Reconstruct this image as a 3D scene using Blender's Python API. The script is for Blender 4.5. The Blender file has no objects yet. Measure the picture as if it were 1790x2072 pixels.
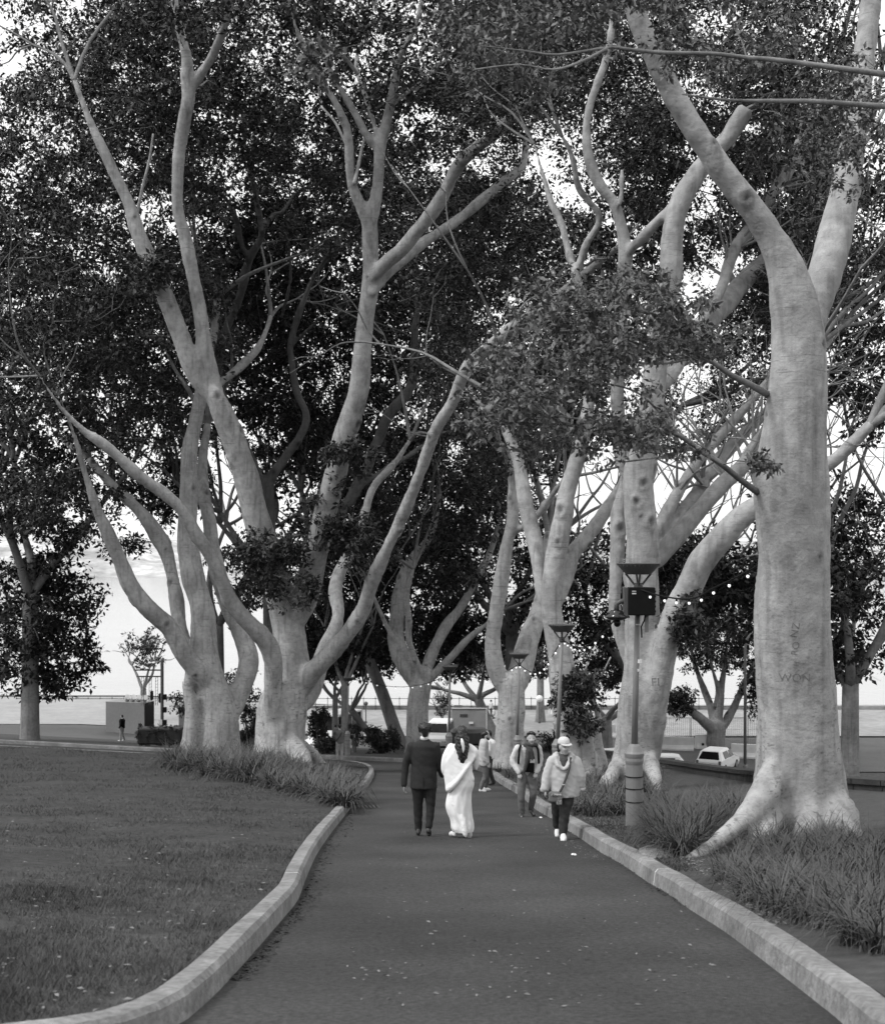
import bpy, bmesh, math, random
import numpy as np
from mathutils import Vector, Matrix, noise as mnoise

random.seed(7)
RNG = np.random.default_rng(11)
SC = bpy.context.scene
COL = SC.collection

# ------------------------------------------------------------------ camera, sky, sun, exposure
F, CX, HY, EYE = 2750.0, 895.0, 1110.0, 1.6        # focal length and horizon in a 1790 x 2072 frame, eye height
cam_d = bpy.data.cameras.new('camera')
cam_d.sensor_fit = 'HORIZONTAL'; cam_d.sensor_width = 36.0
cam_d.lens = F / 1790.0 * 36.0
cam_d.shift_y = (HY - 1036.0) / 1790.0
cam_d.clip_start = 0.1; cam_d.clip_end = 6000
cam_d.dof.use_dof = True; cam_d.dof.focus_distance = 23.0; cam_d.dof.aperture_fstop = 4.0
cam = bpy.data.objects.new('camera', cam_d); COL.objects.link(cam)
cam.location = (0, 0, EYE); cam.rotation_euler = (math.radians(90), 0, 0)
SC.camera = cam

SUN_EL, SUN_AZ = 52.0, 240.0                      # compass style azimuth, 0 = +Y, clockwise: behind the camera, slightly left
world = bpy.data.worlds.new('World'); SC.world = world; world.use_nodes = True
wn = world.node_tree; wn.nodes.clear()
w_out = wn.nodes.new('ShaderNodeOutputWorld'); w_bg = wn.nodes.new('ShaderNodeBackground')
w_sky = wn.nodes.new('ShaderNodeTexSky'); w_sky.sky_type = 'NISHITA'; w_sky.sun_disc = False
w_sky.sun_elevation = math.radians(SUN_EL); w_sky.sun_rotation = math.radians(SUN_AZ)
w_sky.air_density = 1.0; w_sky.dust_density = 6.0; w_sky.ozone_density = 1.0
w_bw = wn.nodes.new('ShaderNodeRGBToBW')           # black and white film: the sky's luminance only
w_mix = wn.nodes.new('ShaderNodeMix'); w_mix.data_type = 'FLOAT'
w_mix.inputs['Factor'].default_value = 0.75        # an overcast layer evens the sky out
w_mix.inputs['B'].default_value = 11.5
w_bg.inputs['Strength'].default_value = 0.1
wn.links.new(w_sky.outputs['Color'], w_bw.inputs['Color'])
wn.links.new(w_bw.outputs['Val'], w_mix.inputs['A'])
wn.links.new(w_mix.outputs['Result'], w_bg.inputs['Color'])
wn.links.new(w_bg.outputs['Background'], w_out.inputs['Surface'])

sun_d = bpy.data.lights.new('sun', 'SUN'); sun_d.energy = 1.5; sun_d.angle = math.radians(12)
sun = bpy.data.objects.new('sun', sun_d); COL.objects.link(sun)
sun.rotation_euler = (math.radians(90 - SUN_EL), 0, math.radians(180 - SUN_AZ))
sun.location = (0, -20, 60)

SC.view_settings.view_transform = 'Standard'; SC.view_settings.look = 'None'
SC.view_settings.gamma = 1.0; SC.view_settings.use_curve_mapping = False
SC.view_settings.exposure = 0.42
SC.render.engine = 'CYCLES'
SC.cycles.use_denoising = True
SC.cycles.use_adaptive_sampling = True; SC.cycles.adaptive_threshold = 0.02
SC.cycles.max_bounces = 5; SC.cycles.diffuse_bounces = 2; SC.cycles.glossy_bounces = 2
SC.cycles.transmission_bounces = 2; SC.cycles.transparent_max_bounces = 4
SC.cycles.caustics_reflective = False; SC.cycles.caustics_refractive = False

# ------------------------------------------------------------------ places
def P(X, Y, d):
    """point d metres ahead that the camera sees at (X, Y)"""
    return Vector((d * (X - CX) / F, d, EYE - d * (Y - HY) / F))

_pd = np.array([-60, 0, 10, 21.7, 40, 65, 70, 90, 105, 117, 130, 400.])
_pz = np.array([8.1, 0, -1.36, -2.94, -5.38, -8.56, -9.17, -11.95, -13.75, -14.2, -14.35, -14.5])
def prof(y): return np.interp(y, _pd, _pz)
def sstep(a, b, v):
    t = np.clip((np.asarray(v, float) - a) / (b - a), 0, 1); return t * t * (3 - 2 * t)
_dg = np.linspace(4.0, 115, 4000)
def dist(X, Y, lift=0.0):
    """distance at which the line of sight meets the slope (raised by lift)"""
    Yg = HY + F * (EYE - (prof(_dg) + lift)) / _dg
    return float(np.interp(-Y, -Yg, _dg))
def xy(X, Y, lift=0.0):
    d = dist(X, Y, lift); return (d * (X - CX) / F, d)

# ------------------------------------------------------------------ mesh helpers
class MB:
    def __init__(s): s.v = []; s.f = []
    def add(s, vs, fs):
        n = len(s.v); s.v += [tuple(v) for v in vs]; s.f += [tuple(i + n for i in f) for f in fs]; return s
    def box(s, c, size, rz=0.0, bev=0.0, tap=1.0):
        hx, hy, hz = (k / 2 for k in size); b = min(bev, hx * .9, hy * .9, hz * .9)
        vs = []; fs = []
        rings = [(-hz, b, 1), (-hz + b, 0, 1), (hz - b, 0, tap), (hz, b, tap)] if b > 0 else [(-hz, 0, 1), (hz, 0, tap)]
        ca, sa = math.cos(rz), math.sin(rz)
        for z, i, t in rings:
            x, y = (hx - i) * t, (hy - i) * t
            if b > 0:
                q = b * .6
                pts = [(-x + q, -y), (x - q, -y), (x, -y + q), (x, y - q), (x - q, y), (-x + q, y), (-x, y - q), (-x, -y + q)]
            else: pts = [(-x, -y), (x, -y), (x, y), (-x, y)]
            vs += [(c[0] + ca * px - sa * py, c[1] + sa * px + ca * py, c[2] + z) for px, py in pts]
        k = len(vs) // len(rings)
        for r in range(len(rings) - 1):
            for j in range(k):
                a = r * k + j; bq = r * k + (j + 1) % k
                fs.append((a, bq, bq + k, a + k))
        fs.append(tuple(range(k - 1, -1, -1))); fs.append(tuple(range((len(rings) - 1) * k, len(rings) * k)))
        return s.add(vs, fs)
    def tube(s, pts, rads, seg=8, cap=True):
        pts = [Vector(p) for p in pts]
        if not hasattr(rads, '__len__'): rads = [rads] * len(pts)
        n = len(pts); vs = []; fs = []
        t0 = (pts[1] - pts[0]).normalized()
        up = Vector((0, 0, 1)) if abs(t0.z) < .9 else Vector((0, 1, 0))
        u = t0.cross(up).normalized()
        for i in range(n):
            t = (pts[min(i + 1, n - 1)] - pts[max(i - 1, 0)])
            t = t.normalized() if t.length > 1e-9 else t0
            u = (u - t * u.dot(t)).normalized(); w = t.cross(u)
            for j in range(seg):
                a = 2 * math.pi * j / seg
                vs.append(pts[i] + (u * math.cos(a) + w * math.sin(a)) * rads[i])
        for i in range(n - 1):
            for j in range(seg):
                a = i * seg + j; b = i * seg + (j + 1) % seg
                fs.append((a, b, b + seg, a + seg))
        if cap:
            fs.append(tuple(range(seg - 1, -1, -1))); fs.append(tuple(range((n - 1) * seg, n * seg)))
        return s.add(vs, fs)
    def loft(s, rings, seg=16):
        """closed loft through horizontal ellipses (x, y, z, rx, ry)"""
        vs = []; fs = []
        for (x, y, z, rx, ry) in rings:
            for j in range(seg):
                a = 2 * math.pi * j / seg
                vs.append((x + rx * math.cos(a), y + ry * math.sin(a), z))
        n = len(rings)
        for i in range(n - 1):
            for j in range(seg):
                a = i * seg + j; b = i * seg + (j + 1) % seg
                fs.append((a, b, b + seg, a + seg))
        fs.append(tuple(range(seg - 1, -1, -1))); fs.append(tuple(range((n - 1) * seg, n * seg)))
        return s.add(vs, fs)
    def lathe(s, c, prof_, seg=20):
        return s.loft([(c[0], c[1], c[2] + z, r, r) for z, r in prof_], seg)
    def ball(s, c, r, seg=12, rings=8):
        rx, ry, rz = r if hasattr(r, '__len__') else (r, r, r)
        L = []
        for i in range(rings + 1):
            a = math.pi * i / rings; k = max(math.sin(a), .02)
            L.append((c[0], c[1], c[2] - math.cos(a) * rz, rx * k, ry * k))
        return s.loft(L, seg)
    def build(s, name, mat, parent=None, world=True, smooth=False):
        me = bpy.data.meshes.new(name); v = s.v
        if parent is not None and world:
            o_ = parent
            off = Vector(o_.location)
            while o_.parent: o_ = o_.parent; off += Vector(o_.location)
            v = [(a[0] - off.x, a[1] - off.y, a[2] - off.z) for a in v]
        me.from_pydata(v, [], s.f); me.update()
        if smooth: me.shade_smooth()
        ob = bpy.data.objects.new(name, me); COL.objects.link(ob)
        if mat is not None: me.materials.append(mat)
        if parent is not None: ob.parent = parent
        return ob

def tag(o, label=None, cat=None, group=None, kind=None):
    if label: o['label'] = label
    if cat: o['category'] = cat
    if group: o['group'] = group
    if kind: o['kind'] = kind
    return o
def thing(name, label, cat, loc=(0, 0, 0), group=None, rz=0.0):
    o = bpy.data.objects.new(name, None); COL.objects.link(o); o.location = loc; o.rotation_euler = (0, 0, rz)
    o.empty_display_size = .2
    return tag(o, label, cat, group)
def mesh_np(name, V, Fq, mat, parent=None, smooth=False):
    """mesh from numpy arrays; Fq is (n, k)"""
    me = bpy.data.meshes.new(name); V = np.asarray(V, np.float32); Fq = np.asarray(Fq, np.int32); k = Fq.shape[1]
    if parent is not None: V = V - np.array(parent.location, np.float32)
    me.vertices.add(len(V)); me.vertices.foreach_set('co', V.ravel())
    me.loops.add(Fq.size); me.loops.foreach_set('vertex_index', Fq.ravel())
    me.polygons.add(len(Fq)); me.polygons.foreach_set('loop_start', np.arange(0, Fq.size, k, dtype=np.int32))
    me.update(calc_edges=True)
    if smooth: me.shade_smooth()
    ob = bpy.data.objects.new(name, me); COL.objects.link(ob)
    if mat is not None: me.materials.append(mat)
    if parent is not None: ob.parent = parent
    return ob
def remeshed(mb, voxel, smooth=2, disp=None):
    """one continuous surface round overlapping closed shapes"""
    me = bpy.data.meshes.new('tmp'); me.from_pydata(mb.v, [], mb.f); me.update()
    bm = bmesh.new(); bm.from_mesh(me); bmesh.ops.recalc_face_normals(bm, faces=bm.faces); bm.to_mesh(me); bm.free()
    ob = bpy.data.objects.new('tmp', me); COL.objects.link(ob)
    m = ob.modifiers.new('r', 'REMESH'); m.mode = 'VOXEL'; m.voxel_size = voxel; m.use_smooth_shade = True
    if smooth:
        q = ob.modifiers.new('s', 'SMOOTH'); q.iterations = smooth; q.factor = .5
    dg = bpy.context.evaluated_depsgraph_get()
    out = bpy.data.meshes.new_from_object(ob.evaluated_get(dg), depsgraph=dg)
    bpy.data.objects.remove(ob); bpy.data.meshes.remove(me)
    return out
def mesh_obj(name, me, mat, parent=None, world=True):
    if parent is not None and world: me.transform(Matrix.Translation(-Vector(parent.location)))
    me.name = name
    ob = bpy.data.objects.new(name, me); COL.objects.link(ob); me.materials.clear(); me.materials.append(mat)
    me.shade_smooth()
    if parent is not None: ob.parent = parent
    return ob

# ------------------------------------------------------------------ materials: black and white film, so every colour is a grey
def mat(name, v, rough=.85, var=.15, scale=4.0, bump=0.0, bscale=40.0, spec=.3, metal=0.0, stretch=(1, 1, 1), var2=0.0, scale2=.5, emit=0.0):
    m = bpy.data.materials.new(name); m.use_nodes = True; nt = m.node_tree; b = nt.nodes['Principled BSDF']
    b.inputs['Roughness'].default_value = rough; b.inputs['Specular IOR Level'].default_value = spec
    b.inputs['Metallic'].default_value = metal
    tc = nt.nodes.new('ShaderNodeTexCoord'); mp = nt.nodes.new('ShaderNodeMapping'); mp.inputs['Scale'].default_value = stretch
    nt.links.new(tc.outputs['Object'], mp.inputs['Vector'])
    n = nt.nodes.new('ShaderNodeTexNoise'); n.inputs['Scale'].default_value = scale; n.inputs['Detail'].default_value = 5
    nt.links.new(mp.outputs['Vector'], n.inputs['Vector'])
    r = nt.nodes.new('ShaderNodeMapRange'); r.inputs['From Min'].default_value = .25; r.inputs['From Max'].default_value = .75
    r.inputs['To Min'].default_value = v * (1 - var); r.inputs['To Max'].default_value = v * (1 + var)
    nt.links.new(n.outputs['Fac'], r.inputs['Value']); last = r.outputs['Result']
    if var2:
        n2 = nt.nodes.new('ShaderNodeTexNoise'); n2.inputs['Scale'].default_value = scale2; n2.inputs['Detail'].default_value = 4
        nt.links.new(mp.outputs['Vector'], n2.inputs['Vector'])
        r2 = nt.nodes.new('ShaderNodeMapRange'); r2.inputs['From Min'].default_value = .3; r2.inputs['From Max'].default_value = .7
        r2.inputs['To Min'].default_value = 1 - var2; r2.inputs['To Max'].default_value = 1 + var2
        nt.links.new(n2.outputs['Fac'], r2.inputs['Value'])
        mu = nt.nodes.new('ShaderNodeMath'); mu.operation = 'MULTIPLY'
        nt.links.new(last, mu.inputs[0]); nt.links.new(r2.outputs['Result'], mu.inputs[1]); last = mu.outputs[0]
    nt.links.new(last, b.inputs['Base Color'])
    if bump:
        nb = nt.nodes.new('ShaderNodeTexNoise'); nb.inputs['Scale'].default_value = bscale; nb.inputs['Detail'].default_value = 4
        nt.links.new(mp.outputs['Vector'], nb.inputs['Vector'])
        bp = nt.nodes.new('ShaderNodeBump'); bp.inputs['Strength'].default_value = 1.0; bp.inputs['Distance'].default_value = bump
        nt.links.new(nb.outputs['Fac'], bp.inputs['Height']); nt.links.new(bp.outputs['Normal'], b.inputs['Normal'])
    if emit:
        nt.links.new(last, b.inputs['Emission Color']); b.inputs['Emission Strength'].default_value = emit
    return m

def bark_mat(name, v, scar=.5, k=1.0):
    """smooth pale fig bark: cloudy grey, faint streaks down the limb, short dark horizontal scars"""
    m = mat(name, v, rough=.85, var=.28, scale=1.1, bump=.012, bscale=18, spec=.15, var2=.16, scale2=7.0)
    nt = m.node_tree; b = nt.nodes['Principled BSDF']
    base = b.inputs['Base Color'].links[0].from_socket
    tc = nt.nodes.new('ShaderNodeTexCoord')
    def layer(stretch, sc, lo, hi):
        mp = nt.nodes.new('ShaderNodeMapping'); mp.inputs['Scale'].default_value = stretch
        nt.links.new(tc.outputs['Object'], mp.inputs['Vector'])
        n = nt.nodes.new('ShaderNodeTexNoise'); n.inputs['Scale'].default_value = sc; n.inputs['Detail'].default_value = 3
        nt.links.new(mp.outputs['Vector'], n.inputs['Vector'])
        r = nt.nodes.new('ShaderNodeMapRange'); r.inputs['From Min'].default_value = lo; r.inputs['From Max'].default_value = hi
        nt.links.new(n.outputs['Fac'], r.inputs['Value']); return r.outputs['Result']
    def mul(a, c):
        k = nt.nodes.new('ShaderNodeMath'); k.operation = 'MULTIPLY'
        nt.links.new(a, k.inputs[0])
        if isinstance(c, float): k.inputs[1].default_value = c
        else: nt.links.new(c, k.inputs[1])
        return k.outputs[0]
    at = nt.nodes.new('ShaderNodeAttribute'); at.attribute_name = 'scar'
    kn = nt.nodes.new('ShaderNodeAttribute'); kn.attribute_name = 'knot'
    marks = mul(mul(layer((1.8, 1.8, 4.2), 3.0 * k, .56, .66), layer((1, 1, 1), 1.1 * k, .40, .58)), at.outputs['Fac'])
    marks = mul(marks, scar)
    streak = mul(layer((3, 3, .25), 2.5, .50, .75), .38)
    crease = mul(mul(layer((.5, .5, 9.0), 2.4 * k, .62, .66), layer((1, 1, 1), .8, .45, .6)), .32)
    fine = mul(layer((7, 7, 12), 3.0 * k, .60, .68), .22)
    blotch = mul(layer((1, 1, .6), .7, .50, .66), .22)
    knot = mul(kn.outputs['Fac'], .7)
    for w_ in (marks, streak, crease, fine, blotch, knot):
        inv = nt.nodes.new('ShaderNodeMath'); inv.operation = 'SUBTRACT'; inv.inputs[0].default_value = 1.0
        nt.links.new(w_, inv.inputs[1]); base = mul(base, inv.outputs[0])
    nt.links.new(base, b.inputs['Base Color'])
    return m

M = {}
M['bark'] = bark_mat('pale_fig_bark', .37, .62)
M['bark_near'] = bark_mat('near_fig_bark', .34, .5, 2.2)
M['bark_shaded'] = bark_mat('shaded_grey_bark', .10, .4)  # fig bark darkened in colour for limbs shaded and backlit under the canopy
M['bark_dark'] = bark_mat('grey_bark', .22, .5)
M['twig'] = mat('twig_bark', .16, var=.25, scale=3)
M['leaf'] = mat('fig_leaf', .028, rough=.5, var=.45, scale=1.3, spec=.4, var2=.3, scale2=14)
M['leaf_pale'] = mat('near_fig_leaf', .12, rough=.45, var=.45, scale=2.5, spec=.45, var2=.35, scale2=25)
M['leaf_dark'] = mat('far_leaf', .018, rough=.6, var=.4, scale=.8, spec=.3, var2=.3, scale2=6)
M['asphalt'] = mat('asphalt', .054, rough=.9, var=.45, scale=28, bump=.012, bscale=70, spec=.2, var2=.3, scale2=.5)
M['concrete'] = mat('kerb_concrete', .215, rough=.9, var=.34, scale=17, bump=.012, bscale=45, spec=.2, var2=.28, scale2=1.6)
M['mortar'] = mat('pale_mortar', .5, rough=.9, var=.1, scale=20)
M['paving'] = mat('pale_paving', .30, rough=.9, var=.1, scale=3, var2=.1)
M['soil'] = mat('dark_soil', .055, rough=1, var=.35, scale=6, bump=.02, bscale=25)
M['turf'] = mat('turf_ground', .044, rough=1, var=.5, scale=9, bump=.02, bscale=45, var2=.25, scale2=.9)
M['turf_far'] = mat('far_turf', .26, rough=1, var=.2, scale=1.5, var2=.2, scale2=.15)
M['grass'] = mat('grass_blade', .066, rough=.6, var=.5, scale=3.5, spec=.3, var2=.5, scale2=.7)
M['strap'] = mat('strap_leaf', .066, rough=.5, var=.45, scale=6, spec=.3, var2=.3, scale2=.9)
M['road'] = mat('road_asphalt', .075, rough=.85, var=.12, scale=3, var2=.15, scale2=.3)
M['grey_paint'] = mat('grey_painted_steel', .19, rough=.5, var=.08, scale=6, spec=.4, var2=.08)
M['dark_steel'] = mat('dark_steel', .07, rough=.5, var=.15, scale=8, spec=.4)
M['black'] = mat('black_plastic', .008, rough=.6, var=.2, scale=8, spec=.12)
M['gloss_black'] = mat('gloss_black', .01, rough=.12, var=.2, scale=8, spec=.6)
M['white'] = mat('white_paint', .82, rough=.35, var=.04, scale=3, spec=.45)
M['offwhite'] = mat('offwhite_plastic', .55, rough=.6, var=.1, scale=2, var2=.1)
M['glass'] = mat('dark_car_glass', .008, rough=.1, var=.3, scale=3, spec=.18)
M['rubber'] = mat('tyre_rubber', .02, rough=.8, var=.2, scale=8)
M['silver'] = mat('silver_rim', .4, rough=.35, var=.1, scale=8, metal=.6)
M['bulb'] = mat('lit_bulb', .9, rough=.3, var=.02, emit=.7)
M['globe'] = mat('opal_globe', .8, rough=.3, var=.02)
M['wall'] = mat('dark_stone_wall', .035, rough=.9, var=.35, scale=4, bump=.02, bscale=12)
M['hill'] = mat('hazed_wooded_shore', .42, rough=1, var=.5, scale=.03, var2=.3, scale2=.15)  # base colour paled to carry the haze over the distant shore
M['red'] = None
# ------------------------------------------------------------------ the lie of the land
def cross(x, y):
    """ground rises gently to the far left"""
    return 0.05 * np.clip(-8 - np.asarray(x, float), 0, 22) * sstep(45, 66, y)
L_PX = [(422, 2025), (483, 1961), (559, 1874), (601, 1823), (617, 1781), (640, 1730), (668, 1688), (700, 1647), (726, 1615),
        (748, 1586), (757, 1567), (752, 1557), (738, 1551), (716, 1547), (675, 1544)]
R_PX = [(1567, 1961), (1509, 1917), (1462, 1882), (1398, 1842), (1348, 1807), (1322, 1793), (1261, 1751), (1220, 1728),
        (1176, 1698), (1144, 1678), (1112, 1655), (1086, 1640), (1052, 1611), (1010, 1585), (985, 1567), (953, 1556),
        (925, 1550), (880, 1546.5), (816, 1543), (750, 1540), (693, 1537.5), (645, 1535.5)]
L_W = [(-40, 5.0), (-9, 6.0)] + [xy(*p) for p in [(0, 2165), (200, 2135), (300, 2106), (372, 2068)] + L_PX]
xl, yl = L_W[-1]
L_W += [(xl - 4, yl + .9), (xl - 9, yl + 1.4), (xl - 20, yl + 2.2), (xl - 45, yl + 3)]
R_W = [(5.2, -8), (4.2, 1), (3.4, 4.2)] + [xy(*p) for p in [(1800, 2145), (1716, 2078), (1640, 2018)] + R_PX]
xr, yr = R_W[-1]
R_W += [(xr - 6, yr + .8), (xr - 16, yr + 1.6), (xr - 45, yr + 3)]

def smooth_line(pts, step):
    pts = [Vector((p[0], p[1])) for p in pts]; out = []
    n = len(pts)
    for i in range(n - 1):
        a, b = pts[i], pts[i + 1]; p0 = pts[max(i - 1, 0)]; p3 = pts[min(i + 2, n - 1)]
        k = max(1, int((b - a).length / step))
        m1 = (b - p0) * .42; m2 = (p3 - a) * .42
        if i == 0: m1 = b - a
        if i == n - 2: m2 = b - a
        L = (b - a).length
        m1 = m1 * min(1, L / max(m1.length, 1e-6)); m2 = m2 * min(1, L / max(m2.length, 1e-6))
        for j in range(k):
            t = j / k; t2 = t * t; t3 = t2 * t
            out.append(a * (2 * t3 - 3 * t2 + 1) + m1 * (t3 - 2 * t2 + t) + b * (-2 * t3 + 3 * t2) + m2 * (t3 - t2))
    out.append(pts[-1]); return out
L_S = smooth_line(L_W, .35); R_S = smooth_line(R_W, .35)
def offset(line, w):
    out = []
    for i, p in enumerate(line):
        t = (line[min(i + 1, len(line) - 1)] - line[max(i - 1, 0)]).normalized()
        out.append(p + Vector((-t.y, t.x)) * w)
    return out
KW = .20                                            # kerb width
L_IN = offset(L_S, KW); R_IN = offset(R_S, -KW)

def inside(poly, X, Y):
    res = np.zeros(X.shape, bool); n = len(poly); j = n - 1
    for i in range(n):
        xi, yi = poly[i]; xj, yj = poly[j]
        c = ((yi > Y) != (yj > Y)) & (X < (xj - xi) * (Y - yi) / ((yj - yi) if yj != yi else 1e-9) + xi)
        res ^= c; j = i
    return res
def nearest_on(poly, X, Y):
    bx = np.zeros_like(X); by = np.zeros_like(Y); bd = np.full(X.shape, 1e9)
    n = len(poly)
    for i in range(n):
        ax, ay = poly[i]; cx_, cy_ = poly[(i + 1) % n]; dx, dy = cx_ - ax, cy_ - ay; l2 = dx * dx + dy * dy + 1e-12
        t = np.clip(((X - ax) * dx + (Y - ay) * dy) / l2, 0, 1); qx = ax + t * dx; qy = ay + t * dy
        d = (X - qx) ** 2 + (Y - qy) ** 2; k = d < bd
        bx[k] = qx[k]; by[k] = qy[k]; bd[k] = d[k]
    return bx, by, np.sqrt(bd)
def region(name, poly, res, zf, material, kind='structure'):
    poly = [(p[0], p[1]) for p in poly]
    a = np.array(poly); x0, y0 = a.min(0) - res; x1, y1 = a.max(0) + res
    nx, ny = int((x1 - x0) / res) + 2, int((y1 - y0) / res) + 2
    gx, gy = np.meshgrid(x0 + np.arange(nx) * res, y0 + np.arange(ny) * res)
    cin = inside(poly, gx[:-1, :-1] + res / 2, gy[:-1, :-1] + res / 2)
    used = np.zeros(gx.shape, int)
    for sy in (0, 1):
        for sx in (0, 1): used[sy:ny - 1 + sy, sx:nx - 1 + sx] += cin
    edge = (used > 0) & (used < 4)
    ex, ey, _ = nearest_on(poly, gx[edge], gy[edge]); gx[edge] = ex; gy[edge] = ey
    idx = -np.ones(gx.shape, int); m = used > 0; idx[m] = np.arange(m.sum())
    V = np.stack([gx[m], gy[m], zf(gx[m], gy[m])], 1)
    q = np.argwhere(cin)
    Fq = np.stack([idx[q[:, 0], q[:, 1]], idx[q[:, 0], q[:, 1] + 1], idx[q[:, 0] + 1, q[:, 1] + 1], idx[q[:, 0] + 1, q[:, 1]]], 1)
    return tag(mesh_np(name, V, Fq, material, smooth=True), kind=kind)

def land(x, y):
    """base ground: the slope, the drop to the road behind the right-hand wall, the quay edge"""
    x = np.asarray(x, float); y = np.asarray(y, float)
    z = prof(y) + cross(x, y) - .06
    drop = sstep(0, 7, x - np.interp(y, [-60, 20, 55, 62, 72, 80], [12, 9.5, 7.3, 6.2, 5.5, 2])) * sstep(-10, 20, y)
    z = z * (1 - drop) + np.minimum(z, -13.75) * drop
    return z
# base ground: one sheet from behind the camera to the quay, finer near the path
gx = np.concatenate([np.linspace(-160, -40, 25), np.linspace(-38, 38, 96), np.linspace(40, 160, 25)])
gy = np.concatenate([np.linspace(-60, -2, 12), np.linspace(0, 138, 160)])
GX, GY = np.meshgrid(gx, gy); nx = len(gx); ny = len(gy)
V = np.stack([GX.ravel(), GY.ravel(), land(GX, GY).ravel()], 1)
ii = np.arange((nx) * (ny)).reshape(ny, nx)
Fq = np.stack([ii[:-1, :-1].ravel(), ii[:-1, 1:].ravel(), ii[1:, 1:].ravel(), ii[1:, :-1].ravel()], 1)
tag(mesh_np('ground', V, Fq, M['soil'], smooth=True), kind='structure')

path_poly = [tuple(p) for p in L_S] + [tuple(p) for p in reversed(R_S)] + [(-40, -8)]
region('path', path_poly, .4, lambda x, y: prof(y) + cross(x, y), M['asphalt'])
lawn_poly = [tuple(p) for p in L_IN] + [(-60, 70), (-60, 4)]
_lin = np.array([tuple(p) for p in L_IN])
def lawn_z(x, y):
    _, _, dd = nearest_on([tuple(p) for p in L_IN[::3]], np.asarray(x, float).ravel(), np.asarray(y, float).ravel())
    dd = dd.reshape(np.shape(x))
    z = prof(y) + cross(x, y) + .135 + .35 * (1 - np.exp(-dd / 6.0)) * (1 - .5 * sstep(58, 66, y))
    return z + .03 * np.sin(np.asarray(x) * 1.3 + .6 * np.asarray(y)) * np.clip(dd, 0, 1)
region('lawn', lawn_poly, .4, lawn_z, M['turf'])
WALL_W = [(16.5, 6), (11.0, 20), (7.6, 29.5), (7.1, 43), (6.7, 55), (5.6, 62), (4.4, 69), (2.6, 75)]
WALL_S = smooth_line(WALL_W, .5)
cut = [p for p in R_IN if not (p.y > 60 and p.x < 1.5)]
bed_poly = [tuple(p) for p in cut] + [tuple(p) for p in reversed(WALL_S)]
def bed_z(x, y):
    xk = np.interp(y, [p.y for p in cut], [p.x for p in cut])
    return prof(y) + .165 + .05 * np.clip(np.asarray(x) - xk, 0, 6)
region('planting_bed', bed_poly, .35, bed_z, M['soil'])
far = [p for p in R_IN if (p.y > 60 and p.x < 2.5)]
far_poly = [tuple(p) for p in far] + [(-60, 92), (2.6, 92)]
region('far_bed', far_poly, .6, lambda x, y: prof(y) + cross(x, y) + .15, M['soil'])

# kerbs: separate stones with pale joints
def kerb(name, line, side, h, cuts):
    root = tag(bpy.data.objects.new(name, None), kind='structure'); COL.objects.link(root)
    acc = [0.0]
    for a, b in zip(line, line[1:]): acc.append(acc[-1] + (b - a).length)
    total = acc[-1]; acc = np.array(acc); px = np.array([p.x for p in line]); py = np.array([p.y for p in line])
    def at(s): return Vector((np.interp(s, acc, px), np.interp(s, acc, py)))
    def piece(s0, s1, nm, m, grow=0.0):
        mb = MB(); k = max(1, int((s1 - s0) / .35)); secs = []
        for i in range(k + 1):
            s = s0 + (s1 - s0) * i / k; p = at(s); t = (at(min(s + .15, total)) - at(max(s - .15, 0))).normalized()
            nrm = Vector((-t.y, t.x)) * side; zz = float(prof(p.y) + cross(p.x, p.y))
            wob = .004 * math.sin(s * 1.1) + .003 * math.sin(s * 2.9)
            g = grow
            secs.append([(p.x - nrm.x * (g + .02), p.y - nrm.y * (g + .02), zz - .12), (p.x + nrm.x * (.012 - g), p.y + nrm.y * (.012 - g), zz + h - .035 + g),
                         (p.x + nrm.x * .045, p.y + nrm.y * .045, zz + h + wob + g), (p.x + nrm.x * (KW - .02), p.y + nrm.y * (KW - .02), zz + h + wob + g),
                         (p.x + nrm.x * (KW + .03), p.y + nrm.y * (KW + .03), zz - .12)])
        for a, b in zip(secs, secs[1:]):
            n0 = len(mb.v); mb.v += a + b
            for j in range(4): mb.f.append((n0 + j, n0 + j + 1, n0 + 6 + j, n0 + 5 + j))
        n_ = len(mb.v)
        mb.f.append((0, 1, 2, 3, 4)); mb.f.append((n_ - 1, n_ - 2, n_ - 3, n_ - 4, n_ - 5))
        return mb.build(nm, m, root)
    marks = [0.0] + sorted(s for s in cuts if 0 < s < total) + [total]
    for i, (s0, s1) in enumerate(zip(marks, marks[1:])):
        piece(s0 + .03, s1 - .03, 'kerb_stone', M['concrete'])
        if i: piece(s0 - .03, s0 + .03, 'mortar_joint', M['mortar'] if i % 2 else M['concrete'], -.003)
    return root
def arc_at(line, w):
    best = min(range(len(line)), key=lambda i: (line[i] - Vector(w)).length); return sum((b - a).length for a, b in zip(line[:best], line[1:best + 1]))
kerb('lawn_kerb', L_S, 1, .16, [arc_at(L_S, xy(*p)) for p in ((612, 1800), (664, 1692), (716, 1628), (757, 1567))] + [20, 34, 120])
rl = [p for p in R_S]
kerb('outer_kerb', rl, -1, .18, [arc_at(rl, xy(*p)) for p in ((1500, 1910), (1322, 1793), (1176, 1698), (1086, 1640), (1010, 1585), (953, 1556), (816, 1543))] + [4, 100])

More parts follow.
